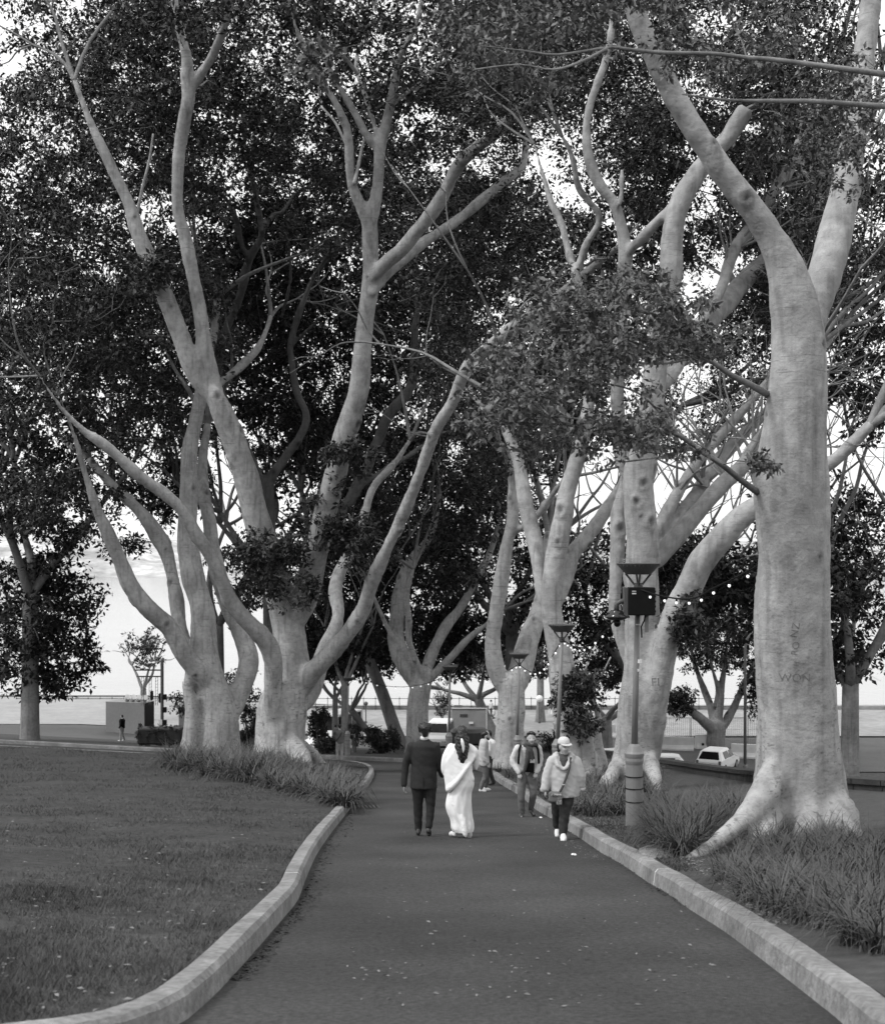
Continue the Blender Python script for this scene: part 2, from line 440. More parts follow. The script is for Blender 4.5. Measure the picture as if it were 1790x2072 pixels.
# road, quay lawn, paving, water, far shore
def sheet(name, pts, m, res=2.0, dz=0.0):
    return region(name, pts, res, lambda x, y: land(x, y) + .06 + dz, m)
sheet('road', [(-60, 93), (120, 93), (120, 112), (-60, 112)], M['road'], 2.0, .004)
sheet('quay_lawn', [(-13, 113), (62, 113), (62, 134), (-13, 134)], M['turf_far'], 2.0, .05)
sheet('quay_paving', [(-60, 78), (-15, 79), (-15, 92.6), (-60, 92.6)], M['paving'], 2.0, .004)
sheet('forecourt', [(-60, 112.5), (-13.3, 112.5), (-13.3, 136), (-60, 136)], M['paving'], 2.0, .004)
mb = MB(); mb.add([(-3000, 130, -17.5), (3000, 130, -17.5), (3000, 3500, -17.5), (-3000, 3500, -17.5)], [(0, 1, 2, 3)])
wm = mat('harbour_water', .25, rough=.14, var=.1, scale=.05, spec=1.0, bump=.05, bscale=.35, stretch=(1, 1, 1))
M['water'] = wm
tag(mb.build('water', wm), kind='structure')
mb = MB(); seg = []
hx = np.linspace(-1500, 1500, 120)
for i, x in enumerate(hx):
    h = 28 + 14 * mnoise.noise((x * .004, 1, 3)) + 7 * mnoise.noise((x * .02, 5, 3))
    seg.append([(x, 905 + 20 * mnoise.noise((x * .01, 0, 0)), -18), (x, 930, -18 + h * .35), (x, 1000, -18 + h * .8), (x, 1090, -18 + h), (x, 1250, -18)])
for a, b in zip(seg, seg[1:]):
    n0 = len(mb.v); mb.v += a + b
    for j in range(4): mb.f.append((n0 + j, n0 + 5 + j, n0 + 6 + j, n0 + j + 1))
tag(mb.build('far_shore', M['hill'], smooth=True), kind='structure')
mb = MB(); mb.box((0, 138.3, -16.2), (330, .8, 3.6)); tag(mb.build('quay_wall', M['wall'], None), kind='structure')
# ------------------------------------------------------------------ fig trees
def spline(pts, n_per=5):
    """Catmull-Rom through (x, y, z, r)"""
    A = np.array(pts, float); out = []
    for i in range(len(A) - 1):
        p0 = A[max(i - 1, 0)]; p1 = A[i]; p2 = A[i + 1]; p3 = A[min(i + 2, len(A) - 1)]
        for j in range(n_per):
            t = j / n_per
            out.append(.5 * ((2 * p1) + (-p0 + p2) * t + (2 * p0 - 5 * p1 + 4 * p2 - p3) * t * t + (-p0 + 3 * p1 - 3 * p2 + p3) * t ** 3))
    out.append(A[-1]); out = np.array(out); out[:, 3] = np.maximum(out[:, 3], A[:, 3].min() * .8)
    return out
def limb(px, d0, d1=None, pw=1.0):
    """limb centre line from picture points (X, Y, width) with a depth of d0 at its start and d1 at its tip"""
    d1 = d0 if d1 is None else d1; n = len(px); out = []
    L = [0.0]
    for a, b in zip(px, px[1:]): L.append(L[-1] + math.hypot(a[0] - b[0], a[1] - b[1]))
    for (X, Y, w), s in zip(px, L):
        d = d0 + (d1 - d0) * (s / L[-1]) ** pw
        p = P(X, Y, d); out.append((p.x, p.y, p.z, w * d / F / 2))
    return out
HOLES = []
def vnoise(V, sc):
    return np.array([mnoise.noise((a[0] * sc, a[1] * sc, a[2] * sc)) for a in V])

def leaves(C, R, n, size, flat=.6, droop=.35, rng=RNG):
    """leaf quads in sprays round the clump centres C (k,3) with radii R (k,)"""
    k = len(C); ns = max(4, n // 12)
    sp = rng.normal(size=(k, ns, 3)); sp /= np.linalg.norm(sp, axis=2, keepdims=True)
    sp *= (rng.random((k, ns, 1)) ** .45); sp[..., 2] *= flat
    S = C[:, None] + sp * R[:, None, None]                                   # spray centres
    S = S.reshape(-1, 3); Rs = np.repeat(R, ns) * .25
    per = max(1, n // ns)
    d = rng.normal(size=(len(S), per, 3)); d /= np.linalg.norm(d, axis=2, keepdims=True)
    q = S[:, None] + d * (rng.random((len(S), per, 1)) ** .6) * Rs[:, None, None] * np.array([1, 1, .7])
    q = q.reshape(-1, 3); m = len(q)
    ax = d.reshape(-1, 3) + rng.normal(size=(m, 3)) * .6 + np.array([0, 0, -droop]); ax /= np.linalg.norm(ax, axis=1, keepdims=True)
    nr = rng.normal(size=(m, 3)) * .75 + np.array([0, 0, 1.0]); sd = np.cross(ax, nr); sd /= np.linalg.norm(sd, axis=1, keepdims=True) + 1e-9
    up = np.cross(sd, ax)
    Ls = (size * (.5 + 1.0 * rng.random(m) ** 1.4))[:, None]; Wd = Ls * .24
    V = np.stack([q, q + ax * Ls * .45 + sd * Wd + up * Ls * .08, q + ax * Ls, q + ax * Ls * .45 - sd * Wd + up * Ls * .08], 1).reshape(-1, 3)
    Fq = np.arange(m * 4).reshape(m, 4)
    return V, Fq
def in_hole(C):
    d = C[:, 1]; X = CX + C[:, 0] * F / d; Y = HY - (C[:, 2] - EYE) * F / d
    bad = np.zeros(len(C), bool)
    for (hx_, hy_, ra, rb, strength) in HOLES:
        e = ((X - hx_) / ra) ** 2 + ((Y - hy_) / rb) ** 2
        bad |= (e < 1) & (RNG.random(len(C)) < strength)
    return bad
def crown_clumps(blobs, holes=True):
    """clump centres and radii from blobs (X, Y, d, rx px, ry px, depth m, count, clump radius m)"""
    Cs, Rs = [], []
    for (X, Y, d, rx, ry, dd, n, r) in blobs:
        g = RNG.normal(size=(n * 2, 3)); g /= np.linalg.norm(g, axis=1, keepdims=True); g *= RNG.random((n * 2, 1)) ** .38
        c = np.array(P(X, Y, d)); k = d / F
        pts = c + g * np.array([rx * k, dd, ry * k])
        pts = (pts[~in_hole(pts)] if holes else pts)[:n]
        Cs.append(pts); Rs.append(r * (.7 + .6 * RNG.random(len(pts))))
    return np.concatenate(Cs), np.concatenate(Rs)
def twigs(C, R, nodes, limit, rng=RNG, tw_r=.016):
    """thin branches that grow from the limbs from clump to clump, and a few twigs inside each clump"""
    mb = MB(); n = len(C)
    pts = nodes[:, :3].copy(); rad = np.minimum(nodes[:, 3] * .5, .055); use = np.zeros(len(pts))
    best = np.full(n, 1e9); who = np.zeros(n, int); done = np.zeros(n, bool)
    for i in range(n):
        dv = np.linalg.norm(pts - C[i], axis=1) + np.maximum(0, pts[:, 2] - C[i, 2]) * 1.2; dv = dv * (.75 + .5 * rng.random(len(dv)))
        who[i] = dv.argmin(); best[i] = dv[who[i]]
    for _ in range(n):
        q = np.where(done, 1e9, best); i = int(q.argmin()); done[i] = True; c = C[i]; r = R[i]
        j = who[i]
        if best[i] < limit:
            if j < len(use):
                use[j] += 1
            a = pts[j]; ln = np.linalg.norm(c - a); mid = (a + c) / 2 + rng.normal(size=3) * .13 * ln + np.array([0, 0, .1 * ln])
            r0 = max(rad[j] * .8, tw_r * .75)
            g = [a, a * .55 + mid * .45 + rng.normal(size=3) * .05 * ln, mid, mid * .45 + c * .55 + rng.normal(size=3) * .05 * ln, c]
            mb.tube(g, [r0, r0 * .88, r0 * .75, r0 * .62, r0 * .5], 4, False)
            new = np.array([mid, c]); pts = np.concatenate([pts, new]); rad = np.concatenate([rad, [r0 * .75, r0 * .6]])
            for k_, p in enumerate(new):
                dn = np.linalg.norm(C - p, axis=1) * (.8 + .4 * rng.random(n)); up = (dn < best) & ~done
                best[up] = dn[up]; who[up] = len(pts) - 2 + k_
            if j < len(nodes) and use[j] >= 2:
                near = np.linalg.norm(nodes[:, :3] - nodes[j, :3], axis=1) < .5
                redo = (~done) & (who < len(nodes)); 
                redo &= np.isin(who, np.where(near)[0])
                pts[:len(nodes)][near] += 1e4
                for m_ in np.where(redo)[0]:
                    dv = np.linalg.norm(pts - C[m_], axis=1); who[m_] = dv.argmin(); best[m_] = dv[who[m_]]
        for _k in range(1):
            e = c + rng.normal(size=3) * r * np.array([.6, .6, .35])
            mb.tube([c, (c + e) / 2 + rng.normal(size=3) * .06, e], [tw_r, tw_r * .7, tw_r * .4], 3, False)
    return mb

def tips_out(p, dr, r, ln, out, gen=0):
    """a limb's end divides into finer and finer branches"""
    for k in range(3 if gen == 0 else 2):
        d_ = dr + RNG.normal(size=3) * .42; d_ = d_ / np.linalg.norm(d_); q = [(*p, r)]; c = np.array(p, float); l_ = ln * (.7 + .6 * RNG.random())
        for i in range(3):
            d_ = d_ + RNG.normal(size=3) * .2 + np.array([0, 0, .05]); d_ = d_ / np.linalg.norm(d_); c = c + d_ * l_ / 3; q.append((*c, r * (1 - .2 * (i + 1))))
        out.append(q)
        if gen < 2 and r > .012: tips_out(c, d_, r * .5, ln * .62, out, gen + 1)
def fig_tree(name, label, limbs, crown=None, leaf_n=240, leaf=.14, barkm='bark', leafm='leaf', voxel=.055, thin=None, group='fig trees lining the path',
             flutes=.05, twig_limit=5.0, extra_nodes=None, root_z=None, scar_top=6.0, sawn=(), no_tip=(), grow_tips=True, tw_r=.016, thinm=None, shoots=()):
    """limbs: lists of (x, y, z, r); the first is the main trunk"""
    base = limbs[0][0]; gz = root_z if root_z is not None else base[2]
    t = thing(name, label, 'tree', (base[0], base[1], gz), group)
    mb = MB(); nodes = []; grown_ = []
    for li, L in enumerate(limbs):
        s = spline(L, 5); nodes.append(s)
        rr = s[:, 3].copy()
        if li:
            for q_, f_ in enumerate((.35, .6, .78, .9, .97)[:len(rr)]): rr[q_] *= f_
        wob = np.array([1 + .07 * mnoise.noise((p[0] * .9 + 3, p[1], p[2] * .9)) for p in s])
        mb.tube(s[:, :3], list(rr * wob), 14)
        if li not in sawn: mb.ball(s[-1, :3], rr[-1] * .98, 12, 8)
        if li in shoots:
            for q_ in range(7):
                k_ = int(len(s) * (.25 + .72 * RNG.random())); k_ = min(max(k_, 2), len(s) - 2); dv_ = s[k_ + 1, :3] - s[k_ - 1, :3]; dv_ = dv_ / np.linalg.norm(dv_)
                tips_out(s[k_, :3], dv_ * .8 + RNG.normal(size=3) * np.array([.5, .5, .35]) + np.array([0, 0, .25]), max(.02, rr[k_] * .28), 1.7, grown_)
        tip = s[-1, :3]; dr = tip - s[-4, :3]; dr = dr / (np.linalg.norm(dr) + 1e-9)
        if grow_tips and li not in sawn and li not in no_tip and tip[2] > gz + 4 and rr[-1] < .32:
            tips_out(tip, dr, rr[-1] * .8, 2.2 + 14 * min(rr[-1], .16), grown_)
    me = remeshed(mb, voxel, 3)
    V = np.empty(len(me.vertices) * 3, np.float32); me.vertices.foreach_get('co', V); V = V.reshape(-1, 3)
    N = np.empty(len(V) * 3, np.float32); me.vertices.foreach_get('normal', N); N = N.reshape(-1, 3)
    h = np.clip(1 - (V[:, 2] - gz) / 7.0, 0, 1)
    n1 = np.array([mnoise.noise((a[0] * 2.6, a[1] * 2.6, a[2] * .35)) for a in V])       # long flutes down the trunk
    n2 = np.array([mnoise.noise((a[0] * 1.1 + 7, a[1] * 1.1, a[2] * .8)) for a in V])
    n3 = np.array([mnoise.noise((a[0] * 6, a[1] * 6, a[2] * 5)) for a in V])
    V = V + N * (n1 * flutes * (.3 + h) + n2 * .05 + n3 * .014)[:, None]
    me.vertices.foreach_set('co', V.astype(np.float32).ravel())
    kn = np.zeros(len(V), np.float32); nk = int(min(60, 14 + len(V) / 1600)) if voxel > .05 else 16
    for vi in RNG.integers(0, len(V), nk):
        s_ = (.05 + .08 * RNG.random()) * (voxel / .06) ** .8; dd_ = np.linalg.norm((V - V[vi]) * np.array([1, 1, .75]), axis=1); m_ = dd_ < s_ * 3
        V[m_] += N[m_] * (.35 * s_ * np.exp(-((dd_[m_] - s_) / (s_ * .45)) ** 2) - .3 * s_ * np.exp(-(dd_[m_] / (s_ * .6)) ** 2))[:, None]
        kn[m_] = np.maximum(kn[m_], np.exp(-(dd_[m_] / (s_ * .7)) ** 2))
    me.vertices.foreach_set('co', V.astype(np.float32).ravel())
    ak = me.attributes.new('knot', 'FLOAT', 'POINT'); ak.data.foreach_set('value', kn)
    at = me.attributes.new('scar', 'FLOAT', 'POINT'); sc_ = np.clip(1.1 - (V[:, 2] - gz) / scar_top, .06, 1).astype(np.float32)
    at.data.foreach_set('value', sc_)
    me.update()
    tr = mesh_obj('trunk', me, M[barkm], t)
    nodes = np.concatenate(nodes)
    if grown_:
        gb = MB()
        for q in grown_:
            s = spline(q, 3); gb.tube(s[:, :3], list(s[:, 3]), 5, False); nodes = np.concatenate([nodes, s])
        o = gb.build('upper_branches', M['bark_dark' if barkm.startswith('bark') and barkm != 'bark_shaded' else 'bark_shaded'], t, smooth=True); o.data.attributes.new('scar', 'FLOAT', 'POINT'); tag(o, kind='stuff')
    if thin:
        for L in thin:
            s = spline(L, 4); nodes = np.concatenate([nodes, s])
            o = MB().tube(s[:, :3], list(s[:, 3]), 7).build('branch', M[thinm or barkm], t, smooth=True)
            o.data.attributes.new('scar', 'FLOAT', 'POINT')
    if crown:
        C, R = crown_clumps(crown)
        V, Fq = leaves(C, R, leaf_n, leaf)
        mesh_np('crown', V, Fq, M[leafm], t)
        nn = nodes if extra_nodes is None else np.concatenate([nodes, extra_nodes])
        tw = twigs(C, R, nn, twig_limit, tw_r=tw_r); tag(tw.build('twigs', M['twig'], t), kind='stuff')
    return t

# windows of sky between the crowns (X, Y, half width, half height, how open)
HOLES += [(484, 388, 34, 46, .9), (460, 336, 40, 26, .85), (576, 236, 26, 20, .8), (532, 104, 46, 24, .7), (696, 104, 50, 20, .7),
          (836, 76, 70, 34, .75), (836, 240, 56, 26, .9), (896, 350, 30, 26, .8), (1100, 320, 60, 66, .8), (941, 324, 46, 24, .7),
          (1129, 128, 46, 24, .7), (1281, 112, 50, 22, .7), (1500, 136, 26, 18, .8), (1517, 262, 34, 30, .8), (1480, 556, 65, 46, .85),
          (1413, 572, 40, 30, .9), (1480, 690, 90, 50, .55), (1440, 800, 110, 60, .6), (989, 660, 34, 40, .85), (744, 844, 22, 24, .95),
          (528, 884, 44, 18, .85), (568, 900, 26, 16, .8), (444, 1030, 34, 46, .95), (300, 958, 44, 26, .8), (290, 1130, 60, 70, .75),
          (270, 1290, 85, 120, 1.0), (953, 1116, 26, 18, .9), (920, 900, 26, 22, .7), (1220, 832, 36, 16, .7), (1400, 840, 50, 36, .7),
          (740, 1400, 80, 36, 1.0), (950, 1390, 50, 34, 1.0), (660, 1400, 24, 30, .9), (1090, 1400, 24, 40, 1.0), (680, 1160, 18, 18, .6), (300, 180, 50, 60, .3),
          (1300, 640, 30, 26, .6), (1000, 560, 26, 16, .7), (640, 960, 26, 16, .7), (820, 960, 30, 16, .7), (870, 700, 24, 16, .7), (600, 780, 34, 14, .7),
          (690, 780, 22, 18, .7), (420, 640, 16, 20, .7), (560, 600, 26, 14, .6), (850, 520, 30, 14, .6), (1240, 950, 30, 14, .6)]

# --- the big pale fig behind the lawn, left of the path
dA = 50.0
A_trunk = limb([(564, 1556, 128), (566, 1530, 108), (568, 1500, 102), (572, 1437, 98), (583, 1400, 90), (592, 1365, 74), (588, 1300, 66), (577, 1245, 64), (566, 1195, 62)], dA)
A1 = limb([(570, 1220, 56), (556, 1165, 60), (540, 1120, 62), (517, 1040, 54), (496, 960, 52), (469, 880, 48), (444, 824, 42), (432, 796, 30)], dA, 48)
A1a = limb([(446, 830, 40), (422, 752, 36), (406, 636, 32), (390, 556, 28), (373, 476, 27), (359, 416, 25), (362, 316, 26), (374, 236, 25), (381, 196, 26), (377, 150, 25), (378, 116, 23), (364, 60, 18), (355, 10, 16), (345, -60, 12)], 48.4, 45)
A1a2 = limb([(380, 185, 22), (398, 160, 21), (416, 136, 20), (436, 100, 18), (458, 40, 16), (475, -30, 12)], 46.2, 44)
A1b = limb([(436, 820, 40), (391, 752, 36), (364, 676, 38), (333, 596, 37), (309, 536, 33), (281, 476, 30), (262, 416, 26), (240, 370, 24), (212, 310, 22), (180, 240, 16), (150, 160, 12)], 48.2, 46)
A2 = limb([(596, 1275, 46), (622, 1200, 50), (638, 1120, 50), (658, 1040, 48), (679, 960, 47), (698, 880, 46), (723, 800, 42), (733, 720, 38), (740, 636, 36), (749, 576, 37), (750, 516, 33), (748, 456, 32)], dA, 46)
A2a = limb([(746, 470, 26), (734, 425, 25), (720, 396, 23), (709, 356, 20), (705, 290, 19), (700, 256, 19), (684, 216, 18), (659, 176, 17), (640, 152, 16), (622, 110, 14), (600, 60, 12), (580, -10, 9)], 46, 43)
A2b = limb([(748, 470, 28), (755, 425, 27), (761, 396, 26), (766, 356, 25), (769, 300, 24), (784, 236, 21), (793, 196, 19), (801, 156, 16), (808, 116, 14), (828, 76, 13), (840, 50, 12), (856, -10, 9)], 46, 44)
A2b1 = limb([(768, 306, 19), (743, 276, 18), (718, 228, 16), (687, 176, 14), (666, 136, 13), (651, 96, 12), (640, 50, 11), (630, -10, 9)], 45.3, 44)
A2b2 = limb([(769, 290, 15), (759, 260, 14), (740, 196, 12), (721, 140, 11), (727, 96, 10), (745, 60, 9), (757, 10, 8)], 45.2, 47)
A2R1 = limb([(750, 570, 30), (776, 536, 30), (812, 504, 30), (860, 448, 30), (896, 396, 28), (924, 340, 26), (952, 308, 26), (1001, 268, 26), (1061, 216, 24), (1105, 184, 22), (1141, 156, 17), (1201, 112, 14), (1225, 84, 12), (1255, 30, 9)], 46.3, 40)
A2R1b = limb([(1098, 188, 15), (1112, 158, 14), (1124, 130, 12), (1141, 96, 12), (1160, 60, 10), (1190, 10, 8)], 41.3, 42)
A2R2 = limb([(752, 596, 26), (776, 562, 24), (816, 524, 24), (860, 488, 23), (916, 452, 22), (961, 416, 22), (1013, 372, 20), (1057, 332, 18), (1065, 276, 12), (1081, 240, 11), (1105, 216, 10), (1140, 186, 8)], 46.3, 49)
A3 = limb([(560, 1480, 50), (554, 1420, 42), (553, 1380, 38), (554, 1345, 37), (544, 1308, 38), (520, 1278, 36), (476, 1232, 32), (448, 1176, 29), (428, 1128, 28), (396, 1080, 28), (364, 1028, 27), (328, 996, 26), (288, 968, 26), (252, 936, 24), (212, 900, 21), (170, 872, 16), (120, 820, 11), (80, 760, 7)], dA - .4, 44)
A4 = limb([(606, 1410, 50), (622, 1375, 44), (640, 1350, 40), (684, 1305, 37), (732, 1239, 32), (752, 1180, 30), (788, 1100, 27), (816, 1040, 26), (840, 980, 26), (860, 928, 25), (884, 864, 24), (916, 812, 24), (941, 750, 25), (981, 708, 24), (1041, 660, 24), (1105, 616, 23), (1153, 580, 20), (1210, 530, 17), (1260, 490, 13), (1310, 430, 9)], dA, 39)
A5 = limb([(612, 1440, 44), (636, 1380, 38), (656, 1320, 34), (676, 1275, 28), (684, 1240, 26), (678, 1192, 26), (696, 1140, 24), (728, 1080, 20), (752, 992, 18), (796, 940, 14), (830, 890, 10)], dA + .6, 56)
A_roots = [limb([(590, 1500, 50), (608, 1530, 36), (622, 1560, 26), (640, 1580, 16)], dA - .4, 46.5), limb([(545, 1490, 50), (532, 1530, 40), (522, 1558, 26)], dA, 48.5),
           limb([(600, 1500, 40), (632, 1530, 28), (655, 1548, 16)], dA + 1, 54)]
A_thin = [limb([(276, 440, 7), (288, 380, 6), (302, 324, 5), (310, 270, 4)], 47, 46), limb([(797, 208, 8), (828, 184, 7), (862, 158, 5), (900, 120, 4)], 45, 43),
          limb([(724, 150, 8), (700, 118, 7), (682, 108, 5), (650, 80, 4)], 45, 44), limb([(704, 300, 7), (690, 270, 6), (676, 244, 5), (650, 215, 4)], 45.5, 46.5),
          limb([(716, 372, 8), (726, 330, 7), (732, 300, 6), (740, 270, 4)], 45, 46)]
fig_tree('fig_tree', 'largest pale fig in front of the lawn kerb, limbs fanning from one thick trunk',
         [A_trunk, A1, A1a, A1a2, A1b, A2, A2a, A2b, A2b1, A2b2, A2R1, A2R1b, A2R2, A3, A4, A5] + A_roots,
         [(640, 30, 53, 620, 200, 6, 330, 1.0), (700, 300, 55, 420, 200, 5, 200, 1.0), (330, 200, 51, 260, 220, 5, 150, .95), (960, 160, 46, 200, 120, 4, 110, .9), (560, 10, 43, 420, 60, 3, 50, .8),
          (540, 1130, 48.3, 75, 62, 1.2, 22, .62), (690, 1050, 48.5, 90, 75, 1.2, 24, .6), (700, 930, 47, 60, 34, 1, 9, .5), (745, 1095, 47.5, 70, 60, 1.2, 14, .6),
          (590, 1190, 48, 60, 40, 1, 8, .55), (310, 560, 46.5, 50, 40, 1.5, 10, .6)],
         leaf_n=124, leaf=.19, voxel=.09, thin=A_thin, no_tip=(0, 1, 5, 16, 17, 18))

# --- the fig behind it at the left edge
dB = 58.0
B_main = limb([(440, 1540, 100), (443, 1508, 84), (441, 1437, 74), (428, 1389, 66), (414, 1330, 56), (410, 1240, 48), (388, 1160, 48), (379, 1080, 42), (382, 1000, 37), (383, 920, 34), (394, 860, 32), (406, 800, 26), (418, 730, 22), (432, 680, 18), (440, 600, 14)], dB, 59)
B2 = limb([(430, 1410, 44), (408, 1365, 44), (376, 1328, 42), (344, 1272, 39), (308, 1240, 37), (268, 1192, 36), (250, 1150, 33), (225, 1095, 30), (200, 1040, 22), (176, 970, 15), (150, 880, 10), (120, 800, 6)], dB, 54)
B3 = limb([(398, 1360, 40), (376, 1310, 36), (364, 1270, 33), (358, 1220, 30), (347, 1160, 27), (334, 1112, 30), (316, 1080, 34), (288, 1040, 27), (260, 1012, 22), (225, 980, 19), (180, 930, 14)], dB + .4, 61)
B4 = limb([(456, 1460, 50), (476, 1420, 44), (498, 1365, 44), (502, 1325, 42), (484, 1272, 38), (460, 1220, 35), (436, 1140, 33), (424, 1060, 29), (412, 1000, 25), (410, 930, 20), (420, 860, 15)], dB + .3, 62)
B5 = limb([(383, 1528, 44), (384, 1501, 34), (387, 1437, 28), (380, 1390, 22), (385, 1350, 20)], dB - .6, 57.6)
B6 = limb([(420, 800, 16), (448, 772, 19), (484, 744, 20), (516, 712, 17), (534, 680, 14), (548, 640, 11)], 59, 62)
fig_tree('fig_tree', 'grey fig at the left edge with leaning limbs, behind the strap-leaved bed', [B_main, B2, B3, B4, B5, B6],
         [(240, 220, 60, 380, 270, 7, 270, 1.05), (300, 640, 60, 200, 190, 6, 130, 1.0), (90, 640, 57, 200, 260, 7, 170, 1.05), (250, 880, 61, 140, 70, 5, 40, .9), (270, 1110, 60, 50, 30, 2, 8, .7), (120, 1000, 58, 120, 80, 4, 36, .9)],
         leaf_n=120, leaf=.205, barkm='bark', voxel=.09, no_tip=(4,))

# --- forked fig beyond the outer kerb, middle of the picture
dC = 76.0
C_main = limb([(846, 1545, 70), (845, 1505, 48), (844, 1441, 43), (850, 1396, 44), (858, 1360, 34)], dC)
C1 = limb([(846, 1400, 34), (821, 1345, 38), (801, 1297, 36), (804, 1249, 31), (808, 1200, 28), (828, 1140, 22), (860, 1100, 17), (878, 1060, 14), (890, 1000, 10)], dC, 78)
C2 = limb([(856, 1372, 16), (848, 1352, 14), (828, 1297, 14), (826, 1249, 14), (823, 1200, 12), (836, 1150, 10)], dC - .4, 74)
C3 = limb([(856, 1385, 26), (864, 1351, 26), (886, 1297, 24), (908, 1259, 22), (934, 1227, 18), (960, 1180, 16), (990, 1120, 14), (1010, 1060, 10)], dC, 79)
C4 = limb([(862, 1385, 20), (882, 1361, 18), (914, 1329, 16), (946, 1294, 14), (982, 1265, 12), (1020, 1235, 9)], dC, 74)
C5 = limb([(802, 1300, 12), (788, 1278, 11), (764, 1227, 11), (750, 1190, 9)], dC, 76)
fig_tree('fig_tree', 'wine-glass shaped fig standing just beyond the bend of the path', [C_main, C1, C2, C3, C4, C5],
         [(860, 900, 78, 240, 230, 8, 260, 1.25), (930, 1130, 80, 130, 90, 5, 60, 1.1)], leaf_n=120, leaf=.24, barkm='bark', voxel=.09, no_tip=(0,))

# --- right-hand row
d3 = 48.0
R3_main = limb([(1030, 1552, 92), (1030, 1515, 66), (1030, 1473, 58), (1034, 1425, 56), (1034, 1380, 52)], d3)
R3a = limb([(1024, 1410, 40), (1003, 1350, 38), (997, 1297, 34), (1002, 1249, 33), (1008, 1210, 32), (1016, 1160, 30), (1026, 1100, 27), (1036, 1060, 27), (1037, 1000, 20), (1032, 940, 18), (1013, 900, 15), (998, 850, 12), (985, 800, 9)], d3, 47)
R3a2 = limb([(1036, 1075, 18), (1053, 1070, 15), (1089, 1040, 14), (1121, 996, 13), (1145, 966, 10)], 47.5, 46)
R3b = limb([(1042, 1410, 44), (1052, 1361, 46), (1068, 1297, 42), (1084, 1255, 36), (1094, 1215, 30), (1100, 1160, 24), (1110, 1080, 18)], d3, 50)
fig_tree('fig_tree', 'two-stemmed pale fig behind the third lamp, its left stem bowed', [R3_main, R3a, R3a2, R3b],
         [(1000, 560, 52, 190, 220, 5, 170, 1.0), (1050, 860, 49, 110, 110, 4, 44, .85), (960, 760, 50, 120, 120, 5, 50, .9)], leaf_n=140, leaf=.17, no_tip=(0,), voxel=.07)

d2 = 36.0
R2_main = limb([(1168, 1570, 110), (1166, 1540, 86), (1158, 1490, 72), (1150, 1430, 64), (1141, 1380, 56), (1134, 1320, 46), (1117, 1240, 43), (1120, 1160, 42), (1129, 1100, 40), (1140, 1040, 39), (1146, 1000, 38), (1159, 960, 35), (1171, 920, 33), (1183, 860, 31), (1191, 820, 27), (1198, 750, 25), (1200, 700, 23), (1190, 620, 22), (1163, 555, 21)], d2, 36)
R2L = limb([(1170, 570, 18), (1153, 520, 16), (1137, 456, 15), (1117, 416, 15), (1105, 376, 12), (1093, 336, 10), (1080, 290, 8)], 36, 37)
R2R = limb([(1165, 560, 20), (1185, 496, 19), (1213, 444, 16), (1190, 405, 14), (1169, 376, 14), (1157, 316, 12), (1137, 276, 9)], 36, 35)
R2r = limb([(1128, 1230, 34), (1144, 1170, 34), (1161, 1120, 33), (1189, 1084, 30), (1221, 1040, 28), (1253, 996, 26), (1290, 940, 22), (1330, 880, 18), (1380, 820, 14)], d2, 37.5)
R2d = limb([(1112, 1250, 26), (1096, 1190, 27), (1084, 1110, 31), (1066, 1030, 32), (1054, 960, 31), (1047, 925, 27), (1036, 900, 22), (1018, 860, 17), (1005, 800, 12)], d2 + .5, 38)
R2_roots = [limb([(1180, 1440, 34), (1192, 1470, 26), (1190, 1510, 24), (1196, 1560, 34)], d2 - .3), limb([(1190, 1395, 16), (1200, 1420, 14), (1210, 1450, 16), (1206, 1490, 24), (1212, 1545, 34)], d2 + .3),
            limb([(1150, 1440, 46), (1185, 1395, 26), (1192, 1400, 18)], d2)]
fig_tree('fig_tree', 'pale fig with a hollow looping root beside the second lamp', [R2_main, R2L, R2R, R2r, R2d] + R2_roots,
         [(1130, 180, 40, 230, 190, 4, 150, .85), (1180, 1420, 35, 50, 70, .9, 20, .42), (1250, 620, 37, 90, 90, 3, 34, .7)], leaf_n=140, leaf=.135, voxel=.06, no_tip=(0, 5, 6, 7),
         thin=[limb([(1172, 1428, 7), (1196, 1400, 6), (1215, 1370, 4), (1235, 1330, 3)], 35.7, 35), limb([(1176, 1425, 6), (1180, 1380, 5), (1188, 1340, 3)], 35.7, 35.3)])

d1 = 31.0
R1_main = limb([(1276, 1620, 124), (1279, 1577, 100), (1283, 1533, 94), (1288, 1489, 92), (1293, 1431, 86), (1298, 1372, 80), (1300, 1314, 76), (1300, 1240, 74), (1297, 1160, 72), (1300, 1100, 68), (1295, 1040, 66), (1291, 970, 70), (1302, 910, 62), (1312, 860, 55), (1319, 800, 50), (1326, 740, 47), (1340, 650, 48), (1357, 556, 48), (1358, 496, 45), (1367, 436, 44), (1382, 396, 42), (1407, 356, 40), (1439, 316, 40), (1473, 276, 38), (1497, 236, 36), (1509, 219, 35)], d1, 29)
R1l = limb([(1286, 985, 50), (1268, 930, 44), (1258, 895, 40), (1251, 840, 31), (1249, 780, 28), (1254, 700, 29), (1257, 596, 32), (1265, 536, 34), (1265, 504, 32), (1257, 456, 27), (1241, 408, 26), (1217, 380, 26), (1197, 340, 24), (1187, 296, 22), (1187, 244, 20), (1200, 190, 19), (1221, 136, 19), (1233, 88, 18), (1241, 20, 15), (1245, -60, 12)], d1, 30)
R1l2 = limb([(1264, 520, 22), (1280, 500, 22), (1297, 484, 22), (1321, 456, 22), (1345, 434, 22), (1366, 415, 22)], 30.5, 29.4)
